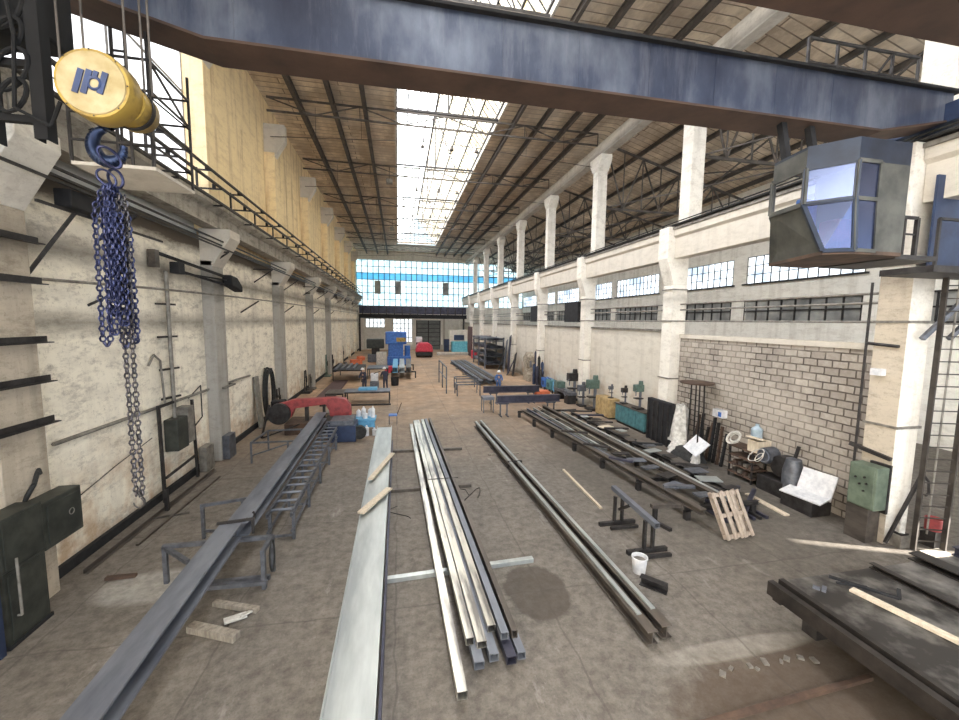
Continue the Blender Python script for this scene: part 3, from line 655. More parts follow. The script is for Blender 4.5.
# operator cabin
t = thing('operator_cabin', 'faceted grey crane operator cabin with blue-tinted windows hanging at upper right', 'cabin', (8.2, 6.3, 6.76))
lo = [onZ(771, 263, 6.76), onZ(822, 251, 6.76), onZ(854, 250, 6.76), Vector((8.52, 5.47, 6.76)), Vector((8.58, 5.6, 6.76)), Vector((8.58, 7.1, 6.76))]
md_ = [onZ(770, 213, 7.62), onZ(804, 207, 7.62), Vector((7.42, 5.47, 7.6)), Vector((8.52, 5.47, 7.6)), Vector((8.58, 5.6, 7.6)), Vector((8.58, 7.1, 7.6))]
md_[1] = Vector((6.98, 5.98, 7.6)); md_[0] = Vector((7.1, 6.72, 7.6))
hi = [Vector((7.1, 6.72, 8.2)), Vector((6.98, 5.98, 8.2)), Vector((7.42, 5.47, 8.2)), Vector((8.52, 5.47, 8.2)), Vector((8.58, 5.6, 8.2)), Vector((8.58, 7.1, 8.2))]
tp = [v+Vector((0, 0, .32)) for v in hi]
for L_ in (lo, md_, hi, tp): L_.insert(0, Vector((7.55, 7.1, L_[0].z)))
ctr = Vector((8.2, 6.3, 0))
def quad_frame(name, a, b, c_, d_, t_, m, parent, wd=.05):   # border strips round a quad
    n = (b-a).cross(d_-a).normalized(); mb = MB()
    for p, q in ((a, b), (b, c_), (c_, d_), (d_, a)): mb.bar(p, q, wd, t_, n)
    return mb.build(name, m, parent)
def slab(a, b, c_, d_, th):
    n = (b-a).cross(d_-a).normalized()*th; vs = [a, b, c_, d_]
    return MB().add(vs+[v-n for v in vs], [(0, 1, 2, 3), (7, 6, 5, 4), (0, 4, 5, 1), (1, 5, 6, 2), (2, 6, 7, 3), (3, 7, 4, 0)])
for i in range(6):   # faces: 0 rear-left, 1 left side, 2 corner face, 3 front, 4 right front panel, 5 right
    a, b, m1, m2, h1, h2, t1, t2 = lo[i], lo[i+1], md_[i], md_[i+1], hi[i], hi[i+1], tp[i], tp[i+1]
    slab(h1, h2, t2, t1, .02).build('top_fascia', CABINB if i in (2, 3) else CABIN, t)
    if i in (2, 3):
        for (p, q, r_, s_) in ((a, b, m2, m1), (m1, m2, h2, h1)):
            if i == 3:   # the front face: window on its left third, sheet panel on the rest
                pq, sr = p+(q-p)*.42, s_+(r_-s_)*.42
                f = quad_frame('window_frame', p, pq, sr, s_, .05, CABIN, t, .06)
                MB().add([p, pq, sr, s_], [(0, 1, 2, 3)]).build('pane', GLASS, f)
                slab(pq, q, r_, sr, .02).build('sheet_panel', CABIN, t)
            else:
                f = quad_frame('window_frame', p, q, r_, s_, .05, CABINB, t, .07)
                MB().add([p, q, r_, s_], [(0, 1, 2, 3)]).build('pane', GLASS, f)
    else:
        slab(a, b, m2, m1, .02).build('lower_panel', CABIN, t)
        if i in (0, 1): 
            f = quad_frame('window_frame', m1, m2, h2, h1, .05, CABIN, t, .08)
        else: slab(m1, m2, h2, h1, .02).build('upper_panel', CABIN, t)
n7 = len(lo)
MB().add(list(lo)+[v-Vector((0, 0, .06)) for v in lo], [tuple(range(n7)), tuple(range(n7, 2*n7))[::-1]]+[(i, (i+1) % n7, n7+(i+1) % n7, n7+i) for i in range(n7)]).build('cabin_floor', RUST, t)
MB().add(list(tp)+[v+Vector((0, 0, .05)) for v in tp], [tuple(range(n7)), tuple(range(n7, 2*n7))[::-1]]+[(i, (i+1) % n7, n7+(i+1) % n7, n7+i) for i in range(n7)]).build('cabin_roof', CABINB, t)
for x, y in ((7.75, 7.0), (8.45, 7.0)): MB().bar((x, y, 8.5), (x, y+.25, 9.6), .12).build('hanger', DARKER, t)
MB().bx(7.8, 8.3, 6.3, 6.9, 6.8, 7.3).bx(7.85, 8.25, 6.75, 6.9, 7.3, 8.).build('operator_seat', BLUEM, t, .04)
MB().bx(7.5, 7.8, 5.75, 6.1, 6.8, 7.35).build('control_console', REDM, t, .02)
MB().bar((8.6, 5.9, 7.5), (9.5, 5.9, 7.5), .05).bar((8.6, 5.9, 7.2), (9.5, 5.9, 7.2), .03).bar((9.5, 5.9, 6.76), (9.5, 5.9, 7.5), .06).bar((9.2, 5.9, 6.76), (9.2, 5.9, 7.5), .04).build('entry_rail', DARK, t)
MB().bx(8.6, 9.6, 5.6, 6.9, 6.68, 6.76).build('entry_step', DARK, t)

# access landing and caged ladder by the nearest right column
t = thing('access_landing', 'dark steel landing with blue sheet screen beside the nearest right column', 'platform', (12, 6.9, 6.6))
MB().bx(10.8, 14.6, 6.35, 7.3, 6.62, 6.76).build('landing_deck', DARK, t)
MB().bx(11.75, 14.6, 7.0, 7.05, 6.76, 8.85).build('sheet_screen', NAVY, t)
MB().bar((10.9, 6.4, 6.76), (10.9, 6.4, 7.7), .05).bar((11.7, 6.4, 6.76), (11.7, 6.4, 7.7), .05).bar((10.9, 6.4, 7.7), (11.7, 6.4, 7.7), .05).build('guard_rail', DARK, t)
MB().bar((12.15, 7.2, 5.2), (13.4, 6.9, 6.62), .09).bar((13.0, 7.2, 5.2), (14.2, 6.9, 6.62), .09).build('knee_brace', FRAME, t)
t = thing('steel_ladder', 'tall dark steel ladder standing in front of the nearest right column', 'ladder', (12.7, 6.95, 0))
MB().bar((12.42, 7.05, 0), (12.42, 7.05, 6.7), .1, .05, (1, 0, 0)).build('stile', STILE, t); MB().bar((13.05, 6.85, 0), (13.05, 6.85, 6.7), .1, .05, (1, 0, 0)).build('stile', STILE, t)
for k in range(22): MB().bar((12.42, 7.05, .25+k*.295), (13.05, 6.85, .25+k*.295), .025).build('rung', STILE, t)
MB().bx(12.45, 13.05, 6.7, 6.95, 0, .04).build('foot_plate', CONC, t)
MB().tube((12.75, 7.02, .4), (12.8, 7.02, 6.6), .02).build('cable_pipe', PIPEG, t)
one('paint_pot', MB().lathe([(.001, 0), (.15, 0), (.165, .3), (.15, .3), (.14, .05), (.001, .05)], (13.12, 7.12, .42), 18).ring((13.12, 7.12, .72), .16, .01, 16, 4), REDM, 'dark red round pot behind the foot of the steel ladder', 'pot')
one('pot_stand', MB().bx(12.98, 13.28, 6.98, 7.28, .0, .42), DARK, 'dark small stand under the red pot', 'stand')
# far crane at the end wall
t = thing('far_crane', 'dark distant overhead crane girder below the end wall glazing', 'crane', (2.5, 73, 6))
MB().bx(-6.6, 12.2, 72.6, 73.4, 6.6, 7.9).build('bridge_girder', STEELD, t); MB().bx(-6.6, 12.2, 72.0, 72.5, 5.8, 6.5).build('lower_girder', DARKER, t)
for x in (-6.5, 11.7): MB().bx(x-.15, x+.15, 72.1, 72.4, 0, 5.8).build('support_post', DARK, t)
for k in range(14): x = -6+k*1.35; MB().bar((x, 72.55, 5.9), (x, 72.55, 7.8), .15).build('lattice_bar', DARK, t)
# ================================================================== LEFT WALL FITTINGS
for i, z in enumerate((8.15, 8.28, 8.02)):
    one('conductor_rail', MB().bar((-6.35+.05*i, 5, z), (-6.35+.05*i, 74, z-.0), .05, .045), DARK, 'black conductor rail running along the left wall under the crane beam, %s of three' % ('middle', 'topmost', 'lowest')[i], 'rail')
for i, (x, z) in enumerate(((-6.0, 9.45), (-6.0, 10.0), (-6.3, 10.6))):
    one('busbar_rail', MB().bar((x, 8, z), (x, 74, z), .075, .07), DARK, 'dark busbar rail above the left crane beam, %s of three' % ('lowest', 'middle', 'topmost')[i], 'rail')
for k in range(22):
    y = 10.2+k*2.85
    t = thing('busbar_bracket', 'dark bracket with insulators carrying the busbar rails on the left, %s' % ('number %d from the camera by the wall' % (k+1) if k > 12 else NTH[k]+' from the camera'), 'bracket', (-6.6, y, 9.7), 'busbar brackets along the left wall')
    t['label'] = 'dark bracket with insulators carrying the busbar rails above the left crane beam'
    MB().bar((-6.72, y, 9.66), (-6.72, y, 10.62), .06).bar((-6.72, y, 9.94), (-5.95, y, 9.94), .05).bar((-6.5, y, 9.38), (-5.95, y, 9.38), .05).bar((-6.72, y, 10.55), (-6.25, y, 10.55), .05).build('arm', DARK, t)
    MB().tube((-6.2, y, 9.96), (-6.2, y, 10.1), .06).build('insulator', DARKER, t); MB().tube((-6.4, y, 10.57), (-6.4, y, 10.7), .06).build('insulator', DARKER, t)
for k in range(12):
    y = 11.5+k*5.4
    t = thing('conductor_bracket', 'black bracket holding the conductor rails to the left wall', 'bracket', (-6.7, y, 7.9), 'conductor rail brackets along the left wall')
    MB().bar((XL, y, 7.95), (-6.2, y, 7.95), .06).bar((XL, y, 7.3), (-6.25, y, 7.92), .05).build('arm', DARK, t)
t = thing('cable_collector', 'black current collector and cable arms hung beside the second left pilaster', 'collector', (-6.4, 15.8, 7.0))
MB().bx(-7.05, -6.85, 13.4, 13.62, 6.95, 7.45).build('junction_plate', BROWNST, t, .01)
MB().bx(-6.85, -6.6, 14.1, 14.5, 6.85, 7.2).build('switch_box', DARKER, t, .02)
MB().prism([(17.2, 6.75), (18.3, 6.55), (18.3, 6.8), (17.8, 7.1), (17.2, 7.15)], -6.6, -6.25, 'X').build('collector_head', DARKER, t, .05)
MB().bar((-6.9, 13.5, 7.38), (-6.5, 17.8, 7.05), .08).bar((-6.85, 14.2, 7.0), (-6.5, 17.6, 6.75), .07).bar((-6.8, 14.2, 6.9), (-6.4, 17.6, 6.95), .05).build('contact_arm', DARKER, t)
t = thing('cable_box', 'small dark box clipped on the conductor rails near the left foreground', 'box', (-6.4, 9.9, 7.9))
MB().bx(-6.6, -6.3, 9.6, 10.5, 7.65, 8.0).build('box_body', DARKER, t, .03)
MB().bar((-6.45, 9.0, 7.6), (-6.45, 13, 7.6), .05).bar((-6.9, 9.3, 6.3), (-6.45, 9.9, 7.6), .06).build('support_arm', DARK, t)
one('wall_conduit', MB().path([(-6.95, 9.4, 6.22), (-6.6, 12.4, 6.28), (-6.55, 16.6, 6.35), (-6.5, 25, 6.42), (-6.5, 74, 6.42)], .035), PIPEG, 'thin grey service pipe running level along the left wall at mid height', 'pipe')
for i, y in enumerate((11.6, 20.9, 27.5, 36, 44)):
    one('pipe_stay', MB().bar((XL, y-.55, 5.75), (-6.55, y+.2, 6.32), .05), DARK, 'dark diagonal stay propping the service pipe on the left wall, %s from the camera' % NTH[i], 'stay')
one('water_pipe', MB().path([(-7.04, 9.7, 2.84), (-7.04, 17., 2.8), (-6.62, 17., 2.8), (-6.62, 18, 2.8), (-7.04, 18.1, 2.8), (-7.04, 21, 2.75)], .045), PIPEG, 'grey pipe with couplings low on the left wall beside the foreground cabinet', 'pipe')
t = thing('electric_riser', 'vertical dark conduit riser with a switch box on the left wall', 'conduit', (-6.95, 14.1, 1.4))
MB().tube((-6.95, 14.1, 2.2), (-6.95, 14.1, 6.9), .06).build('riser_pipe', PIPEG, t)
MB().bx(-7.08, -6.7, 13.7, 14.35, 1.35, 2.35).build('switch_box', OLIVE, t, .02)
MB().bx(-7.08, -6.72, 14.4, 14.8, 1.4, 2.6).build('side_box', PIPEG, t, .02)
for z in (3.0, 3.9, 4.9, 5.9): MB().bar((-7.08, 13.7, z), (-6.9, 14.4, z), .06).build('pipe_clamp', DARK, t)
MB().path([(-7.05, 13.1, 4.1), (-7.0, 13.3, 4.4), (-7.0, 13.6, 4.2), (-7.0, 13.7, 2.9)], .03).build('bent_pipe', PIPEG, t)
t = thing('wall_frame', 'dark upright steel frame leaning on the left wall under the switch box', 'frame', (-6.9, 14.2, 0))
MB().bar((-6.85, 13.1, 0), (-6.95, 13.25, 2.9), .09, .07).build('upright', DARK, t); MB().bar((-6.85, 15.1, 0), (-6.95, 15.2, 2.7), .09, .07).build('upright', DARK, t)
MB().bar((-6.95, 13.25, 2.85), (-6.95, 14.1, 2.85), .07).bar((-6.85, 13.2, .7), (-6.85, 15.1, .8), .06).build('crosspiece', DARK, t)
one('thin_conduit', MB().path([(-7.05, 9.9, 1.4), (-7.03, 11.5, 1.75), (-7.03, 13, 2.0)], .012), DARK, 'thin drooping cable on the left wall above the skirting', 'cable')
one('service_loop', MB().path([(-7.05, 15.2, 2.75), (-7.05, 16.1, 3.05), (-7.05, 16.1, 1.9), (-7.05, 15.3, 1.6)], .02), DARK, 'thin square cable loop on the left wall before the second pilaster', 'cable')
t = thing('electrical_cabinet', 'tall dark olive electrical cabinet in the left foreground corner', 'cabinet', (-6.6, 8.2, 0))
MB().bx(-6.69, -6.3, 7.5, 8.3, .06, 1.3).build('cabinet_body', OLIVE, t, .015)
MB().bx(-6.3, -6.28, 7.56, 8.24, .12, 1.24).build('door', OLIVE, t, .01)
MB().bx(-6.69, -6.28, 7.48, 8.33, 0, .06).build('plinth', DARKER, t)
MB().bx(-6.69, -6.3, 7.5, 8.32, 1.3, 2.2).build('upper_box', OLIVE, t, .015)
MB().bx(-6.3, -6.285, 7.55, 8.28, 1.34, 2.16).build('upper_door', OLIVE, t, .01)
MB().path([(-6.28, 7.66, .5), (-6.22, 7.66, .5), (-6.22, 7.66, 1.5)], .02).build('earth_conductor', PIPEG, t)
t = thing('switchgear_box', 'olive green box fixed beside the dark cabinet on the left wall', 'box', (-6.7, 8.8, 1.1))
MB().bx(-6.69, -6.32, 8.34, 9.25, 1.22, 2.12).build('box_body', OLIVE, t, .02)
MB().bx(-6.32, -6.3, 8.42, 9.18, 1.3, 2.04).build('lid', OLIVE, t, .01)
MB().ring((-6.295, 8.95, 1.7), .06, .008, 14, 5, (1, 0, 0)).build('round_dial', PIPEG, t)
one('armoured_cable', MB().path([(-6.7, 8.5, 2.12), (-6.6, 8.6, 2.4), (-6.65, 8.75, 2.55), (-6.7, 8.85, 2.6), (-6.72, 8.9, 2.5)], .04), RUBBER, 'black armoured cable rising from the top of the foreground cabinet', 'cable')
one('cable_duct', MB().bar((-6.32, 7.35, 0), (-6.32, 7.35, 2.6), .1, .1), NAVY, 'dark blue vertical duct at the extreme left edge beside the cabinet', 'duct')
one('power_socket_box', MB().bx(-6.98, -6.72, 15.5, 16.1, 0, .9), PIPEG, 'grey floor box at the foot of the second left pilaster', 'box', None, .02)
one('pilaster_box', MB().bx(-6.7, -6.45, 16.75, 17.4, .02, .95), FRAME, 'dark grey electrical box on the second left pilaster', 'box', None, .02)
t = thing('hose_reel', 'big black hose coil hung on the left wall beyond the second pilaster', 'hose', (-6.9, 23, 0))
hr = MB()
for r_, o_ in ((1.25, 0), (1.15, .05), (1.05, .1), (1.2, .15)): hr.ring((-6.95+o_, 23.3, 1.45), r_, .05, 32, 6, (1, .08, 0), .62 if o_ < .1 else .58, 1.12, (0, 1, 0))
hr.build('hose_coil', RUBBER, t); MB().bar((XL, 23.3, 2.8), (-6.7, 23.3, 2.8), .06).build('hook', DARK, t)
one('leaning_board', MB().bar((-6.8, 21.6, 0.02), (-7.02, 21.7, 2.6), .08, .6, (0, 1, 0)), PIPEG, 'weathered grey board leaning on the left wall beside the hose coil', 'board')
for i, (y, h, m) in enumerate(((24.6, 1.5, DARK), (31.5, 1.7, DARK), (33, 1.2, BROWNST), (40.5, 2.1, GREENM), (44.2, 1.8, DARK), (52.4, 2.2, DARK))):
    t = thing('welding_stand', ['dark stand with cable by the third left pilaster', 'dark low stand with rods at the left wall before the fourth pilaster', 'small brown stand at the left wall near the fourth pilaster', 'green upright machine frame against the left wall', 'dark frame against the left wall beyond the green one', 'dark upright post far down the left wall'][i], 'stand', (-6.6, y, 0))
    for dy in (-.35, .35): MB().bar((-6.8, y+dy, 0), (-6.8, y+dy*.6, h), .07).build('post', m, t)
    MB().bx(-6.95, -6.4, y-.45, y+.45, 0, .12).build('base', m, t); MB().bar((-6.8, y-.3, h*.7), (-6.8, y+.3, h*.7), .06).build('crossbar', m, t)
    MB().ring((-6.7, y, h*.6), .22, .03, 16, 5, (1, .2, 0)).build('cable_coil', RUBBER, t)
one('skirting_angle', MB().angle((-6.6, 9.6, .05), (-6.5, 15.6, .05), .1, .012), BROWNST, 'long thin angle bar lying on the floor beside the left wall', 'bar')
one('floor_bar', MB().bar((-6.2, 10.6, .03), (-6.1, 14.9, .03), .06, .05), BROWNST, 'thin brown bar lying beyond the angle bar near the left wall', 'bar')
one('steel_offcut', MB().bx(-6.05, -5.5, 9.25, 9.35, 0, .06), RUST, 'short rusty offcut lying by the left wall near the cabinet', 'offcut')
one('short_post', MB().bar((-6.5, 12.5, 0), (-6.5, 12.5, .62), .09), DARK, 'short dark post standing by the left wall behind the chain hook', 'post')
one('cross_offcut', MB().bar((-6.6, 12.0, .03), (-5.8, 12.2, .03), .05), BROWNST, 'small bar lying across the angle bar at the left wall', 'bar')

# ================================================================== LONG BEAMS ON THE LEFT
def leg_frame(t, x0, x1, y, z, m=FRAME, s=.07):
    for x in (x0, x1): MB().bar((x, y, 0), (x, y, z), s).build('leg', m, t)
    MB().bar((x0, y, z-s/2), (x1, y, z-s/2), s).build('crossbar', m, t)
one('i_beam', MB().ibeam((-3.36, 2.2, .98), (-3.52, 9.0, .98), .42, .34, .035, .03), STEEL, 'nearest long grey steel I-beam on stands at lower left', 'beam', None, .004)
one('i_beam', MB().ibeam((-3.42, 9.05, .98), (-3.56, 19.6, .98), .44, .32, .035, .03), STEEL, 'second grey steel I-beam continuing towards the red saw', 'beam', None, .004)
t = thing('beam_clamp', 'dark steel clamp hook at the joint of the two left I-beams', 'clamp', (-3.45, 9, 1.1))
MB().bar((-3.78, 9.0, 1.17), (-3.08, 9.1, 1.17), .06, .05).build('clamp_bar', DARK, t); MB().bar((-3.12, 9.1, 1.15), (-3.12, 9.1, .85), .05).ring((-3.2, 9.15, 1.24), .1, .022, 12, 5, (0, 1, 0), 1, 1, None, 0, PI).build('clamp_jaw', DARK, t)
t = thing('beam_trestle', 'open rectangular steel trestle frame under the nearest left I-beam', 'trestle', (-3.7, 8.7, 0))
z = .8
for x, y in ((-4.75, 8.95), (-2.72, 8.4), (-2.72, 9.0)): MB().bar((x, y, 0), (x, y, z), .08).build('leg', FRAME, t)
MB().bar((-4.78, 8.95, z), (-2.7, 8.95, z), .08).bar((-2.72, 8.35, z), (-2.72, 9.0, z), .08).build('top_rail', FRAME, t)
MB().bar((-4.75, 8.95, z-.02), (-4.1, 8.45, .7), .08).bar((-4.05, 8.4, .16), (-2.65, 8.35, .16), .08).bar((-3.9, 8.7, .05), (-2.7, 8.7, .05), .09).build('brace', FRAME, t)
t = thing('beam_trestle', 'smaller grey trestle corner standing behind the nearest left I-beam', 'trestle', (-4.3, 10.9, 0))
for x, y in ((-4.8, 10.7), (-3.95, 10.9)): MB().bar((x, y, 0), (x, y, .82), .07).build('leg', FRAME, t)
MB().bar((-4.85, 10.7, .85), (-3.7, 11.0, .85), .07).bar((-4.8, 10.7, .2), (-4.0, 10.0, .5), .06).build('top_rail', FRAME, t)
t = thing('rubber_belt', 'black rubber belt loop hanging from the trestle leg', 'belt', (-2.6, 8.7, .2))
MB().ring((-2.64, 8.7, .52), .3, .02, 24, 5, (1, 0, 0), .5, 1.1, (0, 1, 0)).build('belt_loop', RUBBER, t)
t = thing('roller_conveyor', 'long grey roller conveyor frame with rungs beside the left I-beam', 'conveyor', (-2.9, 15, 0))
for x in (-3.15, -2.6): MB().chan((x, 10.1, .72), (x+-.1, 19.3, .72), .06, .12, .012).build('side_rail', FRAME, t)
for k in range(18): y = 10.4+k*.52; x = -3.15-.1*(y-10.1)/9.2; MB().tube((x, y, .74), (x+.55, y, .74), .035, 8).build('roller', STEEL, t)
MB().bar((-2.6, 10.1, .3), (-2.7, 19.3, .3), .05).bar((-3.15, 10.1, .3), (-3.25, 19.3, .3), .05).build('lower_rail', FRAME, t)
for k in range(6):
    y = 10.3+k*1.75
    for x in (-3.15, -2.6): MB().bar((x, y, 0), (x, y, .7), .07).build('leg', FRAME, t)
    MB().bar((-3.15, y, .1), (-2.6, y, .1), .05).build('foot_bar', FRAME, t)
t = thing('side_trestle', 'low grey frame standing left of the far I-beam beside the saw', 'trestle', (-5, 16.9, 0))
for x, y in ((-5.5, 16.2), (-4.2, 16.2), (-5.4, 17.9), (-4.1, 17.9)): MB().bar((x, y, 0), (x, y, .8), .06).build('leg', FRAME, t)
MB().bar((-5.5, 16.2, .8), (-3.8, 16.2, .8), .06).bar((-5.4, 17.9, .8), (-3.8, 17.9, .8), .06).bar((-5.5, 16.2, .8), (-5.4, 17.9, .8), .06).bar((-5.5, 16.2, .3), (-4.2, 16.2, .7), .05).build('top_frame', FRAME, t)
one('timber_block', MB().bar((-3.64, 7.45, .06), (-2.75, 7.05, .06), .17, .12), TIMBER, 'thick short timber on the floor below the nearest left I-beam', 'timber', None, .008)
one('timber_block', MB().bar((-3.5, 8.05, .05), (-2.62, 7.7, .05), .11, .09), TIMBER, 'thinner timber lying beyond the thick one under the left I-beam', 'timber', None, .006)
one('crumpled_sheet', MB().box((-2.95, 7.55, .05), (.36, .14, .03), .5, .1, .1).box((-2.8, 7.62, .06), (.2, .1, .02), .8, -.2, .1), TARP, 'crumpled pale scrap lying between the two timbers', 'scrap')

# ================================================================== MIDDLE STACKS ON THE FLOOR
hb_ = MB(); y0, y1 = 3.6, 19.85
hb_.bx(-1.0, -.38, y0, y1, .2, .225)
for xa, xb in ((-1.045, -1.02), (-.36, -.335)): hb_.bx(xa, xb, y0, y1, .02, .3)
hb_.bx(-1.02, -1.0, y0, y1, .2, .225).bx(-.38, -.36, y0, y1, .2, .225)
one('steel_h_beam', hb_, STEELG, 'wide pale galvanised H-beam lying flat along the floor centre left', 'beam')
one('flat_bar', MB().bx(-.3, -.26, 3.6, 17.5, .02, .26), STEELD, 'thin dark flat bar standing against the wide H-beam', 'bar')
one('pale_plank', MB().bar((-1.02, 10.7, .335), (-.3, 12.2, .335), .2, .05), PALEWOOD, 'nearer pale plank lying across the wide H-beam', 'plank')
one('pale_plank', MB().bar((-.92, 13.0, .335), (-.25, 15.5, .335), .17, .05), PALEWOOD, 'farther narrower pale plank across the wide H-beam', 'plank')
one('support_bar', MB().bar((-.28, 8.15, .05), (3.0, 8.3, .05), .12, .1), STEELG, 'nearest crosswise grey bearer bar under the tube bundle', 'bar', None, .004)
one('support_bar', MB().bar((-.28, 12.65, .05), (2.35, 12.65, .05), .11, .1), BROWNST, 'middle crosswise bearer bar under the tube bundle', 'bar', None, .004)
one('support_bar', MB().bar((-.28, 16.6, .05), (2.64, 16.5, .05), .11, .1), BROWNST, 'farthest crosswise bearer bar under the tube bundle', 'bar', None, .004)
TB = [('leftmost lone tube of the bundle, ending closest to the camera', .86, 5.15, .62, 20.3, .15, .13, .17, STEELB),
      ('second tube from the left of the bundle, with a bright top', 1.11, 5.95, .80, 20.5, .13, .13, .29, STEELB),
      ('third tube of the bundle, cream coloured on top', 1.29, 5.85, .95, 20.6, .16, .12, .29, STEELB),
      ('low tube beneath the cream one in the bundle', 1.2, 5.6, .9, 20.5, .16, .13, .165, STEEL),
      ('fourth top tube right of the dark gap in the bundle', 1.52, 6.15, 1.2, 20.7, .14, .13, .29, STEELB),
      ('low tube under the fourth one of the bundle', 1.46, 5.7, 1.12, 20.5, .15, .13, .165, STEEL),
      ('fifth top tube of the bundle, grey and darker', 1.7, 5.95, 1.38, 20.8, .13, .13, .29, STEEL),
      ('low dark tube at the right side of the bundle', 1.72, 5.6, 1.42, 20.5, .16, .13, .165, STEELD),
      ('rightmost grey tube of the bundle', 1.9, 5.65, 1.62, 20.8, .13, .13, .17, STEEL),
      ('top right channel of the bundle', 1.87, 5.95, 1.6, 20.9, .1, .13, .3, BROWNST)]
for i, (lb, xa, ya, xb, yb, w_, h_, z, m) in enumerate(TB):
    one('steel_tube', MB().hollow((xa, ya, z), (xb, yb, z), w_, h_, .008), m, 'long square steel tube, '+lb, 'tube', 'square steel tubes bundled on bearers')
t = thing('strap_band', 'thin steel strap round the tube bundle', 'strap', (1.4, 9, .1))
MB().bx(.92, 1.9, 12.6, 12.63, .36, .37).build('strap_run', DARK, t)
for i, (xa, ya, xb, yb) in enumerate(((4.2, 5.58, 3.93, 20.0), (4.53, 5.66, 4.22, 20.2))):
    one('h_beam', MB().ibeam((xa, ya, .17), (xb, yb, .17), .2, .24, .022, .02), BROWNST, '%s of two long parallel beams lying right of the tube bundle' % ('left', 'right')[i], 'beam', None, .003)
    one('flange_strip', MB().bar((xa+.0, ya+.4, .305), (xb, yb, .305), .09, .025), STEELG, 'bright flat strip lying on top of the %s long parallel beam' % ('left', 'right')[i], 'strip')
one('bearer_block', MB().bar((3.6, 15.6, .025), (4.9, 15.6, .025), .12, .05), TIMBER, 'bearer under the two long parallel beams', 'timber')
one('beam_band', MB().bx(3.95, 4.5, 13.9, 13.95, .04, .33), DARK, 'dark binding band round the two parallel beams', 'band')
one('slim_batten', MB().bar((5.99, 13.5, .03), (5.85, 10.4, .03), .07, .06), PALEWOOD, 'slim pale batten on the floor before the long trestle', 'batten')
one('wire_scrap', MB().path([(1.8+.35*math.cos(a_*.7)+.05*a_, 12.0+.5*math.sin(a_*.9), .02) for a_ in range(12)], .012, 5), DARK, 'loose wire scrap on the floor beside the tube bundle', 'wire')
one('wire_scrap', MB().path([(.0+.3*math.cos(a_*.5), 10.8+.09*a_, .015) for a_ in range(10)], .01, 5), RUBBER, 'thin curled cable on the floor between H-beam and bundle', 'wire')

# trestles right of the pair
t = thing('long_trestle', 'dark steel sawhorse with a long top bar right of the parallel beams', 'trestle', (5.85, 8.9, 0))
MB().hollow((5.95, 9.95, .85), (5.82, 7.8, .85), .13, .12).build('top_bar', STEEL, t)
for y in (9.5, 8.15):
    for dx in (-.11, .11): MB().bar((5.86+dx, y, .08), (5.86+dx, y, .8), .09, .06).build('leg', DARK, t)
    MB().bar((5.86-.55, y, .05), (5.86+.5, y, .05), .1, .1).build('foot', DARK, t); MB().bar((5.5, y-.25, .05), (6.3, y-.25, .05), .08, .07).build('foot', DARK, t)
MB().bar((5.86, 9.45, .45), (5.86, 8.95, .8), .07).build('brace', DARK, t)
t = thing('short_trestle', 'low T-shaped dark trestle left of the leaning pallet', 'trestle', (6.9, 9.4, 0))
MB().bar((6.78, 9.38, .5), (7.62, 9.3, .5), .14, .1).build('top_bar', BROWNST, t)
MB().bar((6.9, 9.38, 0), (6.9, 9.38, .45), .1).build('leg', DARK, t); MB().bar((6.8, 9.8, .04), (7.05, 8.9, .04), .1, .08).build('foot', DARK, t)
b_ = Vector((5.2, 7.5, 0))
t = thing('plastic_bucket', 'white plastic bucket standing at the foot of the long trestle', 'bucket', b_)
MB().lathe([(.001, 0), (.13, 0), (.165, .34), (.175, .34), (.175, .36), (.155, .36), (.125, .02), (.001, .02)], b_, 24).build('bucket_body', WHITE, t)
MB().ring(b_+Vector((0, 0, .35)), .175, .006, 20, 5, (1, .3, 0), 1, 1, None, PI, 2*PI).build('handle', DARK, t)
MB().lathe([(.001, .28), (.145, .28)], b_, 20).build('contents', PIPEG, t)
one('channel_offcut', MB().chan((5.0, 7.15, .09), (5.35, 6.75, .09), .16, .18, .015, (0, 0, 1)), DARK, 'short dark channel offcut lying beside the white bucket', 'offcut')

# ================================================================== THE LONG RACK AND ITS BARS
t = thing('assembly_rack', 'long low dark steel assembly rack right of the hall centre', 'rack', (8.6, 15, 0))
for k in range(7):
    y = 9.4+k*2.05; f_ = (y-8.9)/12.5
    xa = 8.0-1.15*f_-.12
    MB().ibeam((xa, y, .32), (10.3, y, .32), .1, .12, .012, .01).build('cross_sleeper', DARK, t)
    for x in (xa+.1, 9.0, 10.1): MB().bx(x-.07, x+.07, y-.07, y+.07, 0, .26).build('support_block', DARK, t)
RB = [('leftmost', 8.02, 8.9, 6.9, 21.4, .2, .14, BROWNST), ('second', 8.1, 14.2, 7.75, 22.0, .1, .1, STEELG), ('third', 7.85, 12.5, 7.3, 21.8, .1, .12, STEEL),
      ('fourth', 8.5, 13.5, 8.15, 22.4, .09, .1, STEELB), ('fifth', 9.05, 9.5, 8.4, 22.2, .2, .2, BROWNST), ('sixth', 9.35, 9.5, 9.0, 20.8, .12, .12, STEELG), ('seventh', 9.9, 9.7, 9.5, 20.6, .16, .12, DARK)]
for nm, xa, ya, xb, yb, w_, h_, m in RB:
    one('rack_beam', MB().ibeam((xa, ya, .385+h_/2), (xb, yb, .385+h_/2), w_, h_, .015, .012), m, '%s lengthwise steel beam from the left on the long rack' % nm, 'beam', 'lengthwise beams on the long rack')
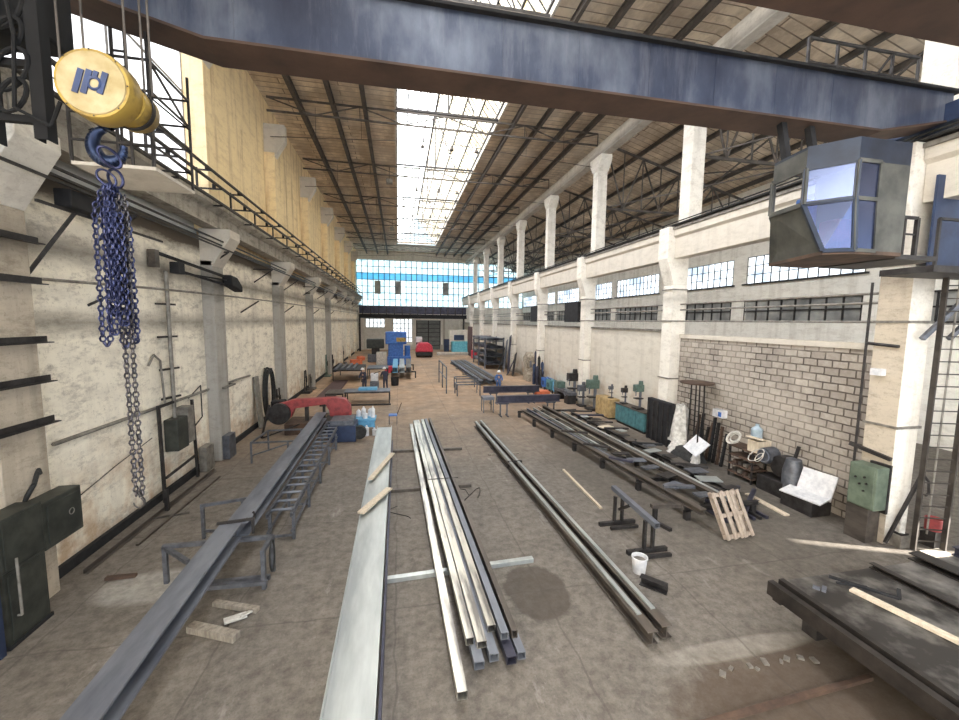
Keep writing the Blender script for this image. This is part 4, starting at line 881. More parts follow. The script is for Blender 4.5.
for k, (x0, y0, x1, y1, m) in enumerate(((7.42, 14.8, 8.2, 14.1, DARK), (7.6, 13.1, 8.2, 12.5, STEELD), (7.3, 16.8, 8.3, 16.2, DARK), (7.9, 10.4, 8.8, 10.2, FRAME), (8.97, 20.8, 10.6, 20.3, DARK), (9.3, 18.3, 10.5, 17.9, DARK), (9.5, 16.9, 10.6, 16.7, DARK), (9.5, 14.6, 10.6, 14.2, DARKER), (9.5, 12.2, 10.5, 11.6, DARK), (9.4, 19.6, 10.8, 19.4, STEELD))):
    one('cross_channel', MB().bar((x0, y0, .56 if k < 4 else .54), (x1, y1, .56 if k < 4 else .54), .16, .07), m, '%s short channel lying across the %s side of the long rack' % (NTH[k if k < 4 else k-4], 'left' if k < 4 else 'right'), 'channel', 'short channels across the long rack')
for k in range(14):
    x, y = 9.75+R.uniform(-.1, .45), 10.0+k*.72
    one('steel_plate', MB().box((x, y, .53), (R.uniform(.35, .7), R.uniform(.25, .45), .03), R.uniform(-.3, .3)), (DARK, STEELG, PALEWOOD if k > 8 else FRAME, BROWNST)[k % 4], 'small loose steel plate on the right side of the long rack', 'plate', 'loose plates on the long rack')
for k in range(6):
    x, y = 8.35+R.uniform(-.1, .35), 9.7+k*.75
    one('steel_plate', MB().box((x, y, .545), (R.uniform(.4, .7), R.uniform(.25, .4), .04), R.uniform(-.4, .4)), (FRAME, STEEL, DARK)[k % 3], 'small loose steel plate near the pallet end of the long rack', 'plate', 'loose plates at the near end of the long rack')
for k in range(7):
    one('base_rail', MB().bar((8.9+.22*k, 9.0, .05), (8.9+.22*k, 9.9+.2*k, .05), .09, .08), (STEELD, DARK)[k % 2], 'dark bar on the floor at the near right end of the long rack', 'bar', 'dark bars at the rack end behind the pallet')
one('floor_channel', MB().bar((9.4, 9.0, .19), (11.2, 10.4, .19), .12, .1).bar((9.2, 9.4, .19), (10.9, 10.7, .19), .12, .1), STEELD, 'dark channels lying slanted behind the leaning pallet', 'channel')
one('floor_plank', MB().bar((10.95, 9.05, .03), (11.05, 10.5, .03), .16, .05), PALEWOOD, 'pale plank on the floor behind the leaning pallet', 'plank')
t = thing('wooden_pallet', 'worn wooden pallet leaning against the near end of the long rack', 'pallet', (8.5, 8.35, 0))
PO, PX = Vector((8.12, 8.24, .02)), Vector((.99, .1, 0)).normalized(); PZ = Vector((-.28, .38, 1.18)).normalized()
PN = PX.cross(PZ).normalized()
def pbar(u0, v0, u1, v1, w_, th, off): return MB().bar(PO+PX*u0+PZ*v0+PN*off, PO+PX*u1+PZ*v1+PN*off, w_, th, PN)
for u in (.06, .3, .52, .64, .86): pbar(u, 0, u, 1.2, .1, .022, .07).build('deck_board', PALLETW, t)
for v in (.07, .6, 1.13): pbar(0, v, .92, v, .1, .022, .045).build('stringer_board', PALLETW, t)
for v in (.07, .6, 1.13):
    for u in (.07, .46, .85): pbar(u-.06, v, u+.06, v, .1, .08, -.005).build('block', PALLETW, t)
for u in (.07, .46, .85): pbar(u, 0, u, 1.2, .1, .022, -.055).build('bottom_board', PALLETW, t)
for i, (x0, x1, y) in enumerate(((5.5, 9.4, 25.6), (5.6, 9.45, 22.2))):
    one('painted_i_beam', MB().ibeam((x0, y, .98), (x1, y, .98), .3, .42, .03, .03), STEELD, '%s of the two dark blue I-beams lying crosswise on stands' % ('farther', 'nearer')[i], 'beam', None, .004)
for i, (x, y) in enumerate(((6.2, 25.6), (8.8, 25.6), (6.0, 22.2), (8.9, 22.2))):
    t = thing('beam_stand', 'small steel stand under the %s end of the %s crosswise blue I-beam' % (('left', 'right')[i % 2], ('farther', 'nearer')[i//2]), 'stand', (x, y, 0))
    for dx in (-.2, .2): MB().bar((x+dx, y, 0), (x+dx, y, .7), .07).build('leg', FRAME, t)
    MB().bar((x-.3, y, .73), (x+.3, y, .73), .09).build('top_bar', FRAME, t); MB().bar((x-.2, y-.3, .03), (x-.2, y+.3, .03), .06).bar((x+.2, y-.3, .03), (x+.2, y+.3, .03), .06).build('foot', FRAME, t)
t = thing('small_workbench', 'small blue-grey stand at the left end of the crosswise beams', 'table', (5.3, 23.4, 0))
for x in (5.0, 5.6):
    for y in (23.1, 23.7): MB().bar((x, y, 0), (x, y, .78), .05).build('leg', FRAME, t)
MB().bx(4.95, 5.65, 23.05, 23.75, .78, .95).build('top_box', STEEL, t)
one('red_crate', MB().bx(9.2, 10.2, 25.6, 26.4, 0, .75), ORANGE, 'orange-red crate behind the farther crosswise beam', 'crate', None, .03)

# ================================================================== PLATE TABLE AT LOWER RIGHT
t = thing('plate_table', 'large black steel plate table in the lower right corner', 'table', (9.5, 3.5, 0))
MB().bx(6.75, 13, .6, 5.5, .9, .96).build('table_plate', SCUFF, t)
MB().chan((6.45, .6, .86), (6.45, 5.52, .86), .12, .24, .02).build('edge_channel', DARKR, t)
MB().chan((6.65, .6, .9), (6.65, 5.5, .9), .1, .2, .018).build('edge_channel', DARKR, t)
MB().bx(6.5, 13, 5.35, 5.5, .62, .9).bx(6.5, 13, .6, .8, .62, .9).build('under_beam', DARKR, t)
for x, y in ((7.25, 5.3), (10.5, 5.3), (7.25, .9), (10.5, .9)): MB().bx(x-.13, x+.13, y-.13, y+.13, 0, .62).build('leg', DARK, t)
one('channel_bar', MB().chan((8.72, 5.52, 1.01), (8.85, 2.6, 1.01), .12, .09, .012), DARKR, 'brown channel lying along the middle of the plate table', 'channel')
one('channel_bar', MB().chan((9.9, 5.6, 1.03), (10.0, 2.6, 1.03), .3, .13, .02), DARKR, 'wider dark channel at the right part of the plate table', 'channel')
one('channel_bar', MB().ibeam((10.9, 5.55, 1.05), (11.0, 2.6, 1.05), .2, .18, .02, .015), STEELD, 'dark I-section bar at the far right of the plate table', 'beam')
one('pale_board', MB().bar((7.6, 5.05, .99), (7.98, 3.4, .99), .14, .04), PALEWOOD, 'long pale board lying on the plate table', 'board')
one('angle_iron', MB().bar((7.6, 5.42, .98), (8.15, 4.72, .98), .05, .04).bar((8.15, 4.72, .98), (8.42, 4.9, .98), .05, .04).bar((7.55, 5.25, .98), (7.95, 5.05, .98), .035, .03), DARKER, 'black bent angle iron lying beside the pale board', 'bar')
one('hand_tool', MB().box((7.15, 5.15, .98), (.16, .06, .04), .6).box((7.05, 5.2, .985), (.05, .1, .05), .6), STEEL, 'small metal tool lying near the table corner', 'tool')
one('dark_plate', MB().box((8.25, 3.75, .975), (.5, .35, .025), .3), STEELD, 'dark square plate near the right end of the pale board', 'plate')
one('floor_rail', MB().bar((3.9, 4.25, .03), (7.2, 4.4, .03), .07, .06), RUST, 'rusty bar lying on the floor before the plate table', 'bar')
for k in range(9):
    one('concrete_rubble', MB().box((5.0+.22*k+R.uniform(-.1, .1), 4.95+R.uniform(-.12, .12), .015), (R.uniform(.05, .14), R.uniform(.04, .09), .03), R.uniform(0, 3), R.uniform(-.1, .1)), PIPEG, 'small rubble chip on the floor crack before the plate table', 'rubble', 'rubble chips before the plate table')

# ================================================================== RIGHT SIDE, ALONG THE BLOCK WALL
t = thing('switch_cabinet', 'grey-green switch cabinet with knobs before the nearest right column', 'cabinet', (12.0, 8.0, 0))
MB().bx(11.55, 11.95, 7.5, 8.0, 0, .9).build('pedestal', BROWNST, t, .01)
MB().bx(11.5, 11.9, 7.36, 7.98, .9, 2.0).build('cabinet_body', GREENC, t, .03)
MB().bx(11.48, 11.5, 7.4, 7.94, .95, 1.95).build('door', GREENC, t, .01)
for y, z in ((7.7, 1.5), (7.6, 1.35), (7.55, 1.55), (7.6, 1.7), (7.8, 1.65)): MB().tube((11.48, y, z), (11.45, y, z), .025, 8).build('knob', DARK, t)
MB().bx(11.9, 11.97, 7.36, 7.8, .8, 2.05).build('side_box', DARK, t)
t = thing('folded_panel', 'white folded plastic panel propped on a low box by the block wall', 'panel', (11.9, 9.2, 0))
MB().box((11.75, 9.25, .5), (.5, 1.1, .04), .15, .0, -.2).build('seat_sheet', WHITE, t)
MB().box((12.1, 9.2, .82), (.05, .9, .75), .15, .0, .38).build('back_sheet', WHITE, t)
one('low_crate', MB().bx(11.55, 12.25, 8.85, 9.8, 0, .4), DARK, 'dark low crate under the white folded panel', 'crate', None, .01)
t = thing('tool_shelf', 'dark three-tier shelf trolley with tools against the block wall', 'shelf', (12.15, 11.6, 0))
for x in (11.85, 12.4):
    for y in (11.15, 12.1): MB().bar((x, y, 0), (x, y, 1.15), .05).build('post', DARK, t)
for z in (.15, .45, .78, 1.1): MB().bx(11.82, 12.43, 11.1, 12.15, z, z+.05).build('shelf_board', RUST, t)
for k in range(8): one('shelf_part', MB().bx(11.9, 12.2, 11.2+.22*(k % 4), 11.34+.22*(k % 4), (.2, .5)[k//4], (.34, .62)[k//4]), (BROWNST, RUST, PIPEG)[k % 3], 'small metal part stored on the %s tier of the tool shelf' % ('lower', 'middle')[k//4], 'part', 'metal parts on the tool shelf')
one('coiled_cable', MB().ring((11.75, 11.9, 1.45), .2, .045, 18, 6, (1, .3, 0), .8, 1.4).ring((11.8, 11.9, 1.45), .14, .03, 18, 6, (1, .3, .1), .8, 1.4), TARP, 'pale coil of rope standing on the tool shelf', 'coil')
one('wood_wedge', MB().box((12.0, 11.2, 1.62), (.55, .5, .04), .5, .1, .2).bx(11.85, 12.4, 11.0, 11.4, 1.15, 1.55), PALEWOOD, 'light wooden board resting on a box on the tool shelf', 'board')
one('water_jug', MB().lathe([(.001, 0), (.17, .0), (.18, .3), (.06, .42), (.06, .48), (.001, .48)], (12.25, 11.45, 1.56), 14), PALEB, 'pale blue water jug above the tool shelf', 'jug')
one('hanging_cable', MB().ring((11.7, 10.9, 1.15), .22, .02, 16, 5, (1, .2, 0), .6, 1.5).ring((11.72, 10.8, 1.1), .16, .018, 16, 5, (1, -.2, 0), .6, 1.5), TARP, 'pale loops of cable hanging at the right of the tool shelf', 'cable')
t = thing('electric_motor', 'dark heap of motor and fan parts right of the tool shelf', 'machine', (12.1, 10.4, 0))
MB().bx(11.85, 12.45, 10.05, 10.95, 0, .5).build('base', DARK, t, .02)
MB().lathe([(.001, 0), (.34, 0), (.36, .3), (.3, .55), (.001, .55)], (12.0, 10.3, .95), 18, 'X').build('motor_body', DARK, t)
MB().lathe([(.001, 0), (.26, 0), (.28, .4), (.001, .4)], (11.9, 10.8, 1.15), 18, 'X').build('fan_housing', FRAME, t)
MB().ring((11.88, 10.8, 1.15), .2, .03, 18, 5, (1, 0, 0)).build('fan_guard', STEEL, t)
t = thing('drum_machine', 'dark upright round machine against the block wall beyond the white panel', 'machine', (12.15, 9.95, 0))
MB().lathe([(.001, 0), (.28, 0), (.28, .9), (.2, 1.3), (.001, 1.35)], (12.15, 9.98, 0), 18).build('drum', FRAME, t)
MB().bar((12.15, 9.98, 1.2), (12.3, 9.98, 1.7), .07).build('arm', DARK, t)
t = thing('round_stand', 'dark round tabletop held up on thin legs against the block wall', 'stand', (12.1, 13.9, 0))
MB().lathe([(.001, 0), (.62, 0), (.64, .05), (.001, .07)], (11.8, 13.9, 3.1), 28).build('round_top', RUST, t)
for dx, dy in ((-.12, .3), (.12, .25), (-.1, -.25), (.12, -.3)): MB().bar((11.9+dx, 13.9+dy, 0), (11.85+dx*.8, 13.9+dy*.8, 3.12), .04).build('leg', DARK, t)
for k in range(9):
    y = 14.45-.2*k
    one('leaning_rod', MB().bar((12.2, y, 0), (12.4, y+R.uniform(-.1, .1), 1.5+R.uniform(-.25, .3)), .07, .1), (DARK, RUST, DARKER)[k % 3], 'dark bar leaning upright on the block wall by the round stand', 'bar', 'dark bars leaning on the block wall')
bx_ = one('first_aid_box', MB().bx(12.25, 12.49, 13.0, 13.5, 1.85, 2.15), WHITE, 'small white box with a blue mark on the block wall', 'box', None, .01)
MB().bx(12.238, 12.249, 13.05, 13.2, 1.9, 2.08).build('blue_square', BLUEM, bx_)
def drape(name, c, sx, sy, h, m, label, cat, seed):
    r_ = random.Random(seed); n, k = 18, 9; vs = []
    for j in range(k+1):
        tt = j/k
        for i in range(n):
            a_ = 2*PI*i/n; rad = (.45+.55*(1-tt)**.6)*(1+.18*math.sin(a_*5+seed+tt*2)+r_.uniform(-.07, .07))
            vs.append((c[0]+math.cos(a_)*sx*rad+tt*.08, c[1]+math.sin(a_)*sy*rad, c[2]+h*tt*(1+.04*math.sin(a_*3))))
    fs = [(j*n+i, j*n+(i+1) % n, (j+1)*n+(i+1) % n, (j+1)*n+i) for j in range(k) for i in range(n)]+[tuple(range(k*n, k*n+n)), tuple(range(n))[::-1]]
    return one(name, MB().add(vs, fs, True), m, label, cat)
drape('draped_tarpaulin', (12.05, 15.1, .35), .38, .5, 1.6, TARP, 'tall white draped tarpaulin beside the dark cabinet at the block wall', 'tarpaulin', 3)
drape('white_sack', (11.85, 14.7, .02), .5, .55, .5, TARP, 'low white sack lying at the foot of the draped tarpaulin', 'sack', 5)
one('white_sheet_panel', MB().box((11.7, 13.6, .62), (.04, 1.05, .72), -.15, .12, .75), WHITE, 'tilted white sheet leaning before the dark bars', 'sheet')
drape('plastic_wrap', (11.7, 14.0, .02), .45, .8, .4, RUBBER, 'dark wrapped bundle under the tilted white sheet', 'bundle', 8)
drape('white_rag', (11.45, 13.35, .02), .16, .2, .38, TARP, 'small white rag bundle on the floor below the tilted sheet', 'rag', 4)
# pots near the ladder
drape('white_bag', (12.28, 7.26, .37), .08, .08, .6, TARP, 'white bag standing on the grey crate at the foot of the nearest column', 'bag', 9)
t = thing('small_crate', 'small grey crate standing at the foot of the ladder', 'crate', (12.3, 7.25, 0))
MB().bx(12.15, 12.45, 7.14, 7.37, 0, .32).build('crate_body', PIPEG, t, .01); MB().bx(12.18, 12.42, 7.16, 7.35, .32, .36).build('lid', DARK, t)
one('lever_bar', MB().bar((11.9, 7.3, .1), (12.6, 7.15, 1.9), .06).path([(12.6, 7.15, 1.9), (12.75, 7.1, 1.7), (12.8, 7.1, 1.4), (12.7, 7.1, 1.35)], .03), DARK, 'dark slanting lever bar leaning before the nearest column', 'bar')
one('column_cable', MB().tube((11.95, 8.2, .5), (11.95, 8.2, 6.6), .03).tube((11.95, 7.5, 5.0), (11.95, 8.2, 5.05), .04), DARK, 'dark vertical cable pipe on the nearest right column', 'pipe')
one('wall_junction_box', MB().bx(11.84, 11.98, 7.72, 7.98, 4.25, 4.42), WHITE, 'small white junction box on the nearest right column', 'box')
one('column_angle', MB().bar((11.9, 8.3, 2.35), (11.95, 7.4, 2.2), .09), DARK, 'dark angle bar across the nearest right column at head height', 'bar')
for i, z in enumerate((6.1, 6.35, 5.6)):
    one('service_pipe', MB().tube((12.42, 8.1, z), (12.42, 70, z), .035), PIPEG, 'thin service pipe strung along the right-hand columns, %s of three' % ('middle', 'top', 'lowest')[i], 'pipe')
t = thing('dark_locker', 'tall black locker at the foot of the second right column', 'locker', (12.1, 16.6, 0))
MB().bx(11.75, 12.0, 15.3, 17.0, 0, 1.95).build('locker_body', DARKER, t, .02)
for y in (15.85, 16.4): MB().bx(11.735, 11.75, y-.01, y+.01, .1, 1.9).build('door_gap', DARK, t)
for k in range(5): MB().bar((11.7, 15.4+.35*k, 0), (11.74, 15.45+.35*k, 1.85), .05).build('leaning_strip', DARK, t)
t = thing('teal_cabinet', 'teal four-door low metal cabinet along the right wall', 'cabinet', (12.1, 18.6, 0))
MB().bx(11.85, 12.4, 17.3, 20.0, .12, 1.05).build('cabinet_body', TEAL, t, .02)
for k in range(4): MB().bx(11.83, 11.85, 17.38+.66*k, 17.97+.66*k, .18, 1.0).build('door', TEAL, t, .01)
MB().bx(11.9, 12.35, 17.4, 19.9, 0, .12).build('plinth', DARK, t); MB().bx(11.8, 12.42, 17.25, 20.05, 1.05, 1.1).build('worktop', BROWNST, t)
def drill(name, x, y, s, m, label, base=0.):
    t = thing(name, label, 'machine', (x, y, base))
    MB().bx(x-.3*s, x+.3*s, y-.35*s, y+.35*s, base, base+.12*s).build('base_plate', DARK, t, .01)
    MB().tube((x+.15*s, y, base+.1*s), (x+.15*s, y, base+1.5*s), .09*s, 12).build('column', STEEL, t)
    MB().bx(x-.28*s, x+.3*s, y-.2*s, y+.2*s, base+.72*s, base+.8*s).build('work_table', DARK, t, .01)
    MB().bx(x-.35*s, x+.32*s, y-.2*s, y+.2*s, base+1.25*s, base+1.75*s).build('drill_head', m, t, .04*s)
    MB().tube((x-.2*s, y, base+1.25*s), (x-.2*s, y, base+.95*s), .04*s, 8).build('spindle', STEEL, t)
    MB().lathe([(.001, 0), (.16*s, 0), (.14*s, .25*s), (.001, .25*s)], (x+.15*s, y, base+1.75*s), 12).build('motor', m, t)
    MB().bar((x-.35*s, y-.25*s, base+1.4*s), (x-.55*s, y-.4*s, base+1.25*s), .025*s).build('feed_lever', STEEL, t)
drill('bench_drill', 12.05, 18.2, .72, GREENM, 'green bench drill standing on the teal cabinet', 1.1)
drill('bench_grinder', 12.05, 19.5, .5, DARK, 'small dark bench machine at the far end of the teal cabinet', 1.1)
t = thing('ochre_cabinet', 'ochre brown box cabinet beyond the teal one', 'cabinet', (12, 21.2, 0))
MB().bx(11.7, 12.35, 20.4, 22.0, .08, 1.15).build('cabinet_body', OCHRE, t, .02); MB().bx(11.72, 12.3, 20.45, 21.9, 0, .08).build('plinth', DARK, t)
for y in (20.5, 21.25): MB().bx(11.68, 11.7, y, y+.65, .15, 1.08).build('door', OCHRE, t, .01)
drill('bench_machine', 12.05, 20.9, .4, FRAME, 'grey small machine on top of the ochre cabinet', 1.15)
drill('drill_press', 11.95, 22.9, 1.1, GREENM, 'green pillar drill press beyond the ochre cabinet')
drill('drill_press', 12.05, 26.1, 1.1, DARK, 'dark tall drill press just beyond the third right column')
drill('milling_machine', 11.8, 24.1, .8, FRAME, 'low grey milling machine between the two drill presses')
t = thing('metal_lathe', 'dark long lathe machine before the third right column', 'machine', (11.5, 25.8, 0))
MB().bx(11.1, 11.7, 24.7, 25.3, 0, .6).build('pedestal', DARK, t, .02); MB().bx(11.1, 11.7, 26.5, 27.1, 0, .6).build('pedestal', DARK, t, .02)
MB().bx(11.1, 11.7, 24.6, 27.2, .6, .8).build('bed', FRAME, t, .02); MB().bx(11.1, 11.7, 26.5, 27.2, .8, 1.25).build('headstock', GREENM, t, .03)
MB().ring((11.08, 25.1, .75), .22, .03, 14, 5, (1, 0, 0)).build('handwheel', STEEL, t)
for i, (y, m, lb) in enumerate(((28.2, SKYB, 'light blue compressor tank by the right wall beyond the lathe'), (29.6, TEAL, 'teal welding set farther along the right wall'), (30.7, BLUEM, 'blue welding set beside the gas cylinders'))):
    t = thing('welding_set', lb, 'machine', (11.9, y, 0))
    MB().bx(11.6, 12.2, y-.5, y+.5, .15, .95).build('case', m, t, .05); MB().ring((11.58, y, .55), .15, .02, 12, 5, (1, 0, 0)).build('fan_grille', DARK, t)
    for dy in (-.4, .4): MB().lathe([(.001, 0), (.13, 0), (.13, .06), (.001, .06)], (11.55, y+dy, .14), 14, 'X').build('wheel', RUBBER, t)
    MB().bar((11.7, y-.4, .95), (11.7, y+.4, 1.1), .03).build('handle', DARK, t)
for k in range(6):
    x, y = 11.7+.28*(k % 2), 31.6+.42*k
    t = thing('gas_cylinder', 'dark tall gas cylinder standing at the fourth right column', 'cylinder', (x, y, 0), 'gas cylinders at the fourth right column')
    h = (1.6, 2.2, 1.8, 2.6, 1.9, 3.0)[k]
    MB().lathe([(.001, 0), (.13, 0), (.13, h-.25), (.06, h-.08), (.001, h-.08)], (x, y, 0), 12).build('cylinder_body', (DARK, NAVY, STEELD)[k % 3], t)
    MB().tube((x, y, h-.08), (x, y, h+.06), .03, 6).build('valve', OCHRE, t)
t = thing('beige_press', 'tall beige rusty press machine beyond the gas cylinders', 'machine', (12, 35.2, 0))
MB().prism([(34.7, 0), (36.1, 0), (36.1, .7), (35.8, .8), (35.9, 1.6), (36.0, 2.3), (35.4, 2.7), (34.9, 2.3), (35.0, 1.5), (35.2, 1.2), (35.1, .8), (34.7, .7)], 11.6, 12.3, 'X').build('press_frame', BEIGE, t, .04)
MB().tube((11.95, 35.0, 1.3), (11.95, 35.0, 1.9), .1).build('ram', STEEL, t); MB().ring((11.5, 35.5, 2.0), .3, .04, 16, 5, (1, 0, 0)).build('flywheel', BEIGE, t)
for k, (y0, h) in enumerate(((38.6, 2.2), (40.0, 3.9), (41.5, 3.4), (43.2, 2.4), (39.3, 1.6))):
    one('leaning_plate', MB().bar((11.3-.1*k, y0, .02), (11.9, y0+h*.45, h), .7, .06, (1, 0, 0)), (DARK, STEELD, FRAME)[k % 3], 'dark steel plate leaning on the right wall, %s from the camera' % NTH[k], 'plate', 'plates leaning on the right wall')
t = thing('profile_rack', 'big dark rack stacked with steel profiles at the right side', 'rack', (11, 49, 0))
for y in (45, 48.5, 52):
    for x in (9.8, 12.0): MB().bar((x, y, 0), (x, y, 3.6), .16).build('upright', FRAME, t)
    for z in (.5, 1.4, 2.3, 3.2): MB().bar((9.8, y, z), (12.0, y, z), .12).build('arm', FRAME, t)
for k in range(16):
    z = .62+.9*(k//4); x = 10.05+.5*(k % 4)
    one('stacked_profile', MB().hollow((x, 44.3, z+.12), (x, 53.2, z+.12), .36, .24, .02), (STEEL, FRAME, STEELD)[k % 3], 'steel profile stored on the %s tier of the big profile rack' % ('lowest', 'second', 'third', 'top')[k//4], 'profile', 'steel profiles on the profile rack')
for k in range(5):
    one('long_profile', MB().ibeam((6.9+.42*k, 33+.5*(k % 2), .32), (6.7+.42*k, 51, .32), .34, .3, .03, .02), (STEEL, BROWNST)[k % 2], 'long grey beam in the floor stack beyond the crosswise beams, %s from the left' % NTH[k], 'beam')
for i, y in enumerate((35, 40, 45, 50)): one('floor_bearer', MB().bar((6.4, y, .08), (9.2, y, .08), .16, .16), TIMBER, 'bearer under the floor stack of long beams, %s from the camera' % NTH[i], 'timber')

def table_frame(name, label, x0, x1, y0, y1, h, m=FRAME, top=None):
    t = thing(name, label, 'table', ((x0+x1)/2, (y0+y1)/2, 0))
    for x in (x0, x1):
        for y in (y0, y1): MB().bar((x, y, 0), (x, y, h), .07).build('leg', m, t)
    MB().bar((x0, y0, h), (x1, y0, h), .08).bar((x0, y1, h), (x1, y1, h), .08).bar((x0, y0, h), (x0, y1, h), .08).bar((x1, y0, h), (x1, y1, h), .08).build('top_frame', m, t)
    if top: MB().bx(x0-.05, x1+.05, y0-.05, y1+.05, h+.04, h+.08).build('table_top', top, t)
    return t
table_frame('work_trestle', 'nearer thin steel trestle table in the hall centre', 4.2, 5.9, 28.6, 29.8, .85)
table_frame('work_trestle', 'farther thin steel trestle table in the hall centre', 4.5, 6.2, 31.2, 32.4, .9)
t = thing('goal_frame', 'tall narrow upright steel frame left of the centre trestles', 'frame', (3.7, 33, 0))
for y in (29.8, 32.6, 35.4): MB().bar((3.55, y, 0), (3.55, y, 2.0), .08).build('post', FRAME, t)
MB().bar((3.55, 29.8, 2.0), (3.55, 35.4, 2.0), .08).bar((3.55, 29.8, 1.1), (3.55, 35.4, 1.1), .06).build('rail', FRAME, t)

# ================================================================== LEFT MID-FIELD: SAW, BENCHES, MACHINES
t = thing('band_saw', 'faded red horizontal band saw at the end of the left roller conveyor', 'machine', (-4, 20.6, 0))
MB().prism([(-5.9, 1.35), (-5.0, 1.62), (-3.0, 1.68), (-2.6, 1.6), (-2.35, 1.3), (-2.3, .75), (-3.3, .75), (-3.35, 1.05), (-3.5, 1.36), (-4.9, 1.2), (-5.1, .75), (-5.6, .55), (-6.0, .9)], 20.3, 20.75, 'Y').build('saw_bow', REDM, t, .03)
MB().lathe([(.001, 0), (.5, 0), (.5, .22), (.001, .22)], (-5.55, 20.02, 1.0), 24, 'Y').build('wheel_cover', DARK, t)
MB().bx(-6.1, -5.5, 20.75, 21.3, .9, 1.5).build('motor', DARKER, t, .05)
MB().bx(-5.3, -3.8, 19.9, 21.4, 0, .55).build('base', RUST, t, .03)
MB().bx(-3.6, -1.7, 19.7, 21.3, 0, .6).build('cutting_bed', DARK, t, .03)
MB().bx(-3.1, -1.9, 18.3, 19.6, .02, .75).build('coolant_tank', NAVY, t, .03)
MB().bx(-3.0, -2.0, 18.4, 19.5, .75, .98).build('vise', FRAME, t, .02)
MB().lathe([(.001, 0), (.3, 0), (.3, .25), (.001, .25)], (-1.75, 18.4, .4), 20, 'Y').build('side_wheel', RUBBER, t)
MB().bar((-4.4, 20.5, .5), (-4.4, 20.5, 1.3), .16).build('guide_post', DARK, t); MB().bar((-3.6, 20.5, .5), (-3.6, 20.5, 1.35), .12).build('guide_post', DARK, t)
MB().bar((-6.2, 19.6, 0), (-5.9, 19.9, 1.5), .07).bar((-6.2, 19.6, .0), (-4.4, 19.0, .75), .06).build('stand_leg', DARK, t)
t = thing('wash_table', 'light blue plastic table with white canisters beside the band saw', 'table', (-1.7, 20, 0))
MB().bx(-2.1, -1.1, 19.6, 20.5, .62, .72).build('table_top', SKYB, t, .02)
for x in (-2.0, -1.2):
    for y in (19.7, 20.4): MB().bar((x, y, 0), (x, y, .62), .06).build('leg', SKYB, t)
MB().bx(-2.02, -1.18, 19.68, 20.42, .3, .62).build('drawer_box', SKYB, t, .02)
for i, (x, y, h, z) in enumerate(((-1.95, 20.3, .35, .72), (-1.7, 20.2, .5, .72), (-1.4, 20.3, .4, .72), (-1.25, 20.0, .55, .72), (-1.6, 19.85, .3, .72), (-1.9, 19.4, .42, 0), (-1.5, 19.3, .5, 0), (-1.15, 19.35, .36, 0))):
    one('white_canister', MB().lathe([(.001, 0), (.11, 0), (.11, h*.75), (.04, h*.9), (.04, h), (.001, h)], (x, y, z), 12), WHITE, 'white plastic canister %s the light blue table' % ('standing on' if z else 'on the floor before'), 'canister', 'white canisters %s the blue table' % ('on' if z else 'before'))
t = thing('metal_chair', 'small blue-seated metal chair right of the light blue table', 'chair', (-.3, 21.4, 0))
for x, y in ((-.5, 21.2), (-.1, 21.2), (-.5, 21.6), (-.1, 21.6)): MB().bar((x, y, 0), (x, y, .45), .03).build('leg', FRAME, t)
MB().bx(-.52, -.08, 21.18, 21.62, .45, .5).build('seat', BLUEM, t, .01); MB().bar((-.08, 21.6, .45), (.15, 21.7, 1.05), .03).build('back_post', RUST, t)

t = table_frame('welding_bench', 'long low welding bench in the left mid hall', -3.4, -.6, 26.8, 28.0, .75, DARK, STEEL)
t = table_frame('steel_bench', 'low steel bench left of the welding bench', -4.8, -3.7, 28, 29.6, .45, DARK, BROWNST)
one('workpiece', MB().bx(-2.6, -1.4, 27.1, 27.7, .83, 1.0), SKYB, 'pale blue workpiece lying on the welding bench', 'part', None, .02)
one('bench_rail', MB().bar((-4.9, 26.4, .05), (-.5, 26.2, .05), .12, .1), DARK, 'dark rail on the floor before the welding bench', 'bar')
one('floor_plate_strip', MB().bx(-5.6, -4.4, 27, 37, .02, .12), BROWNP, 'brownish strip of plates on the floor left of the welding bench', 'plates')
one('floor_plate_strip', MB().bx(-4.2, -3.3, 24, 26, .02, .1), PIPEG, 'small grey plate on the floor behind the band saw', 'plate')

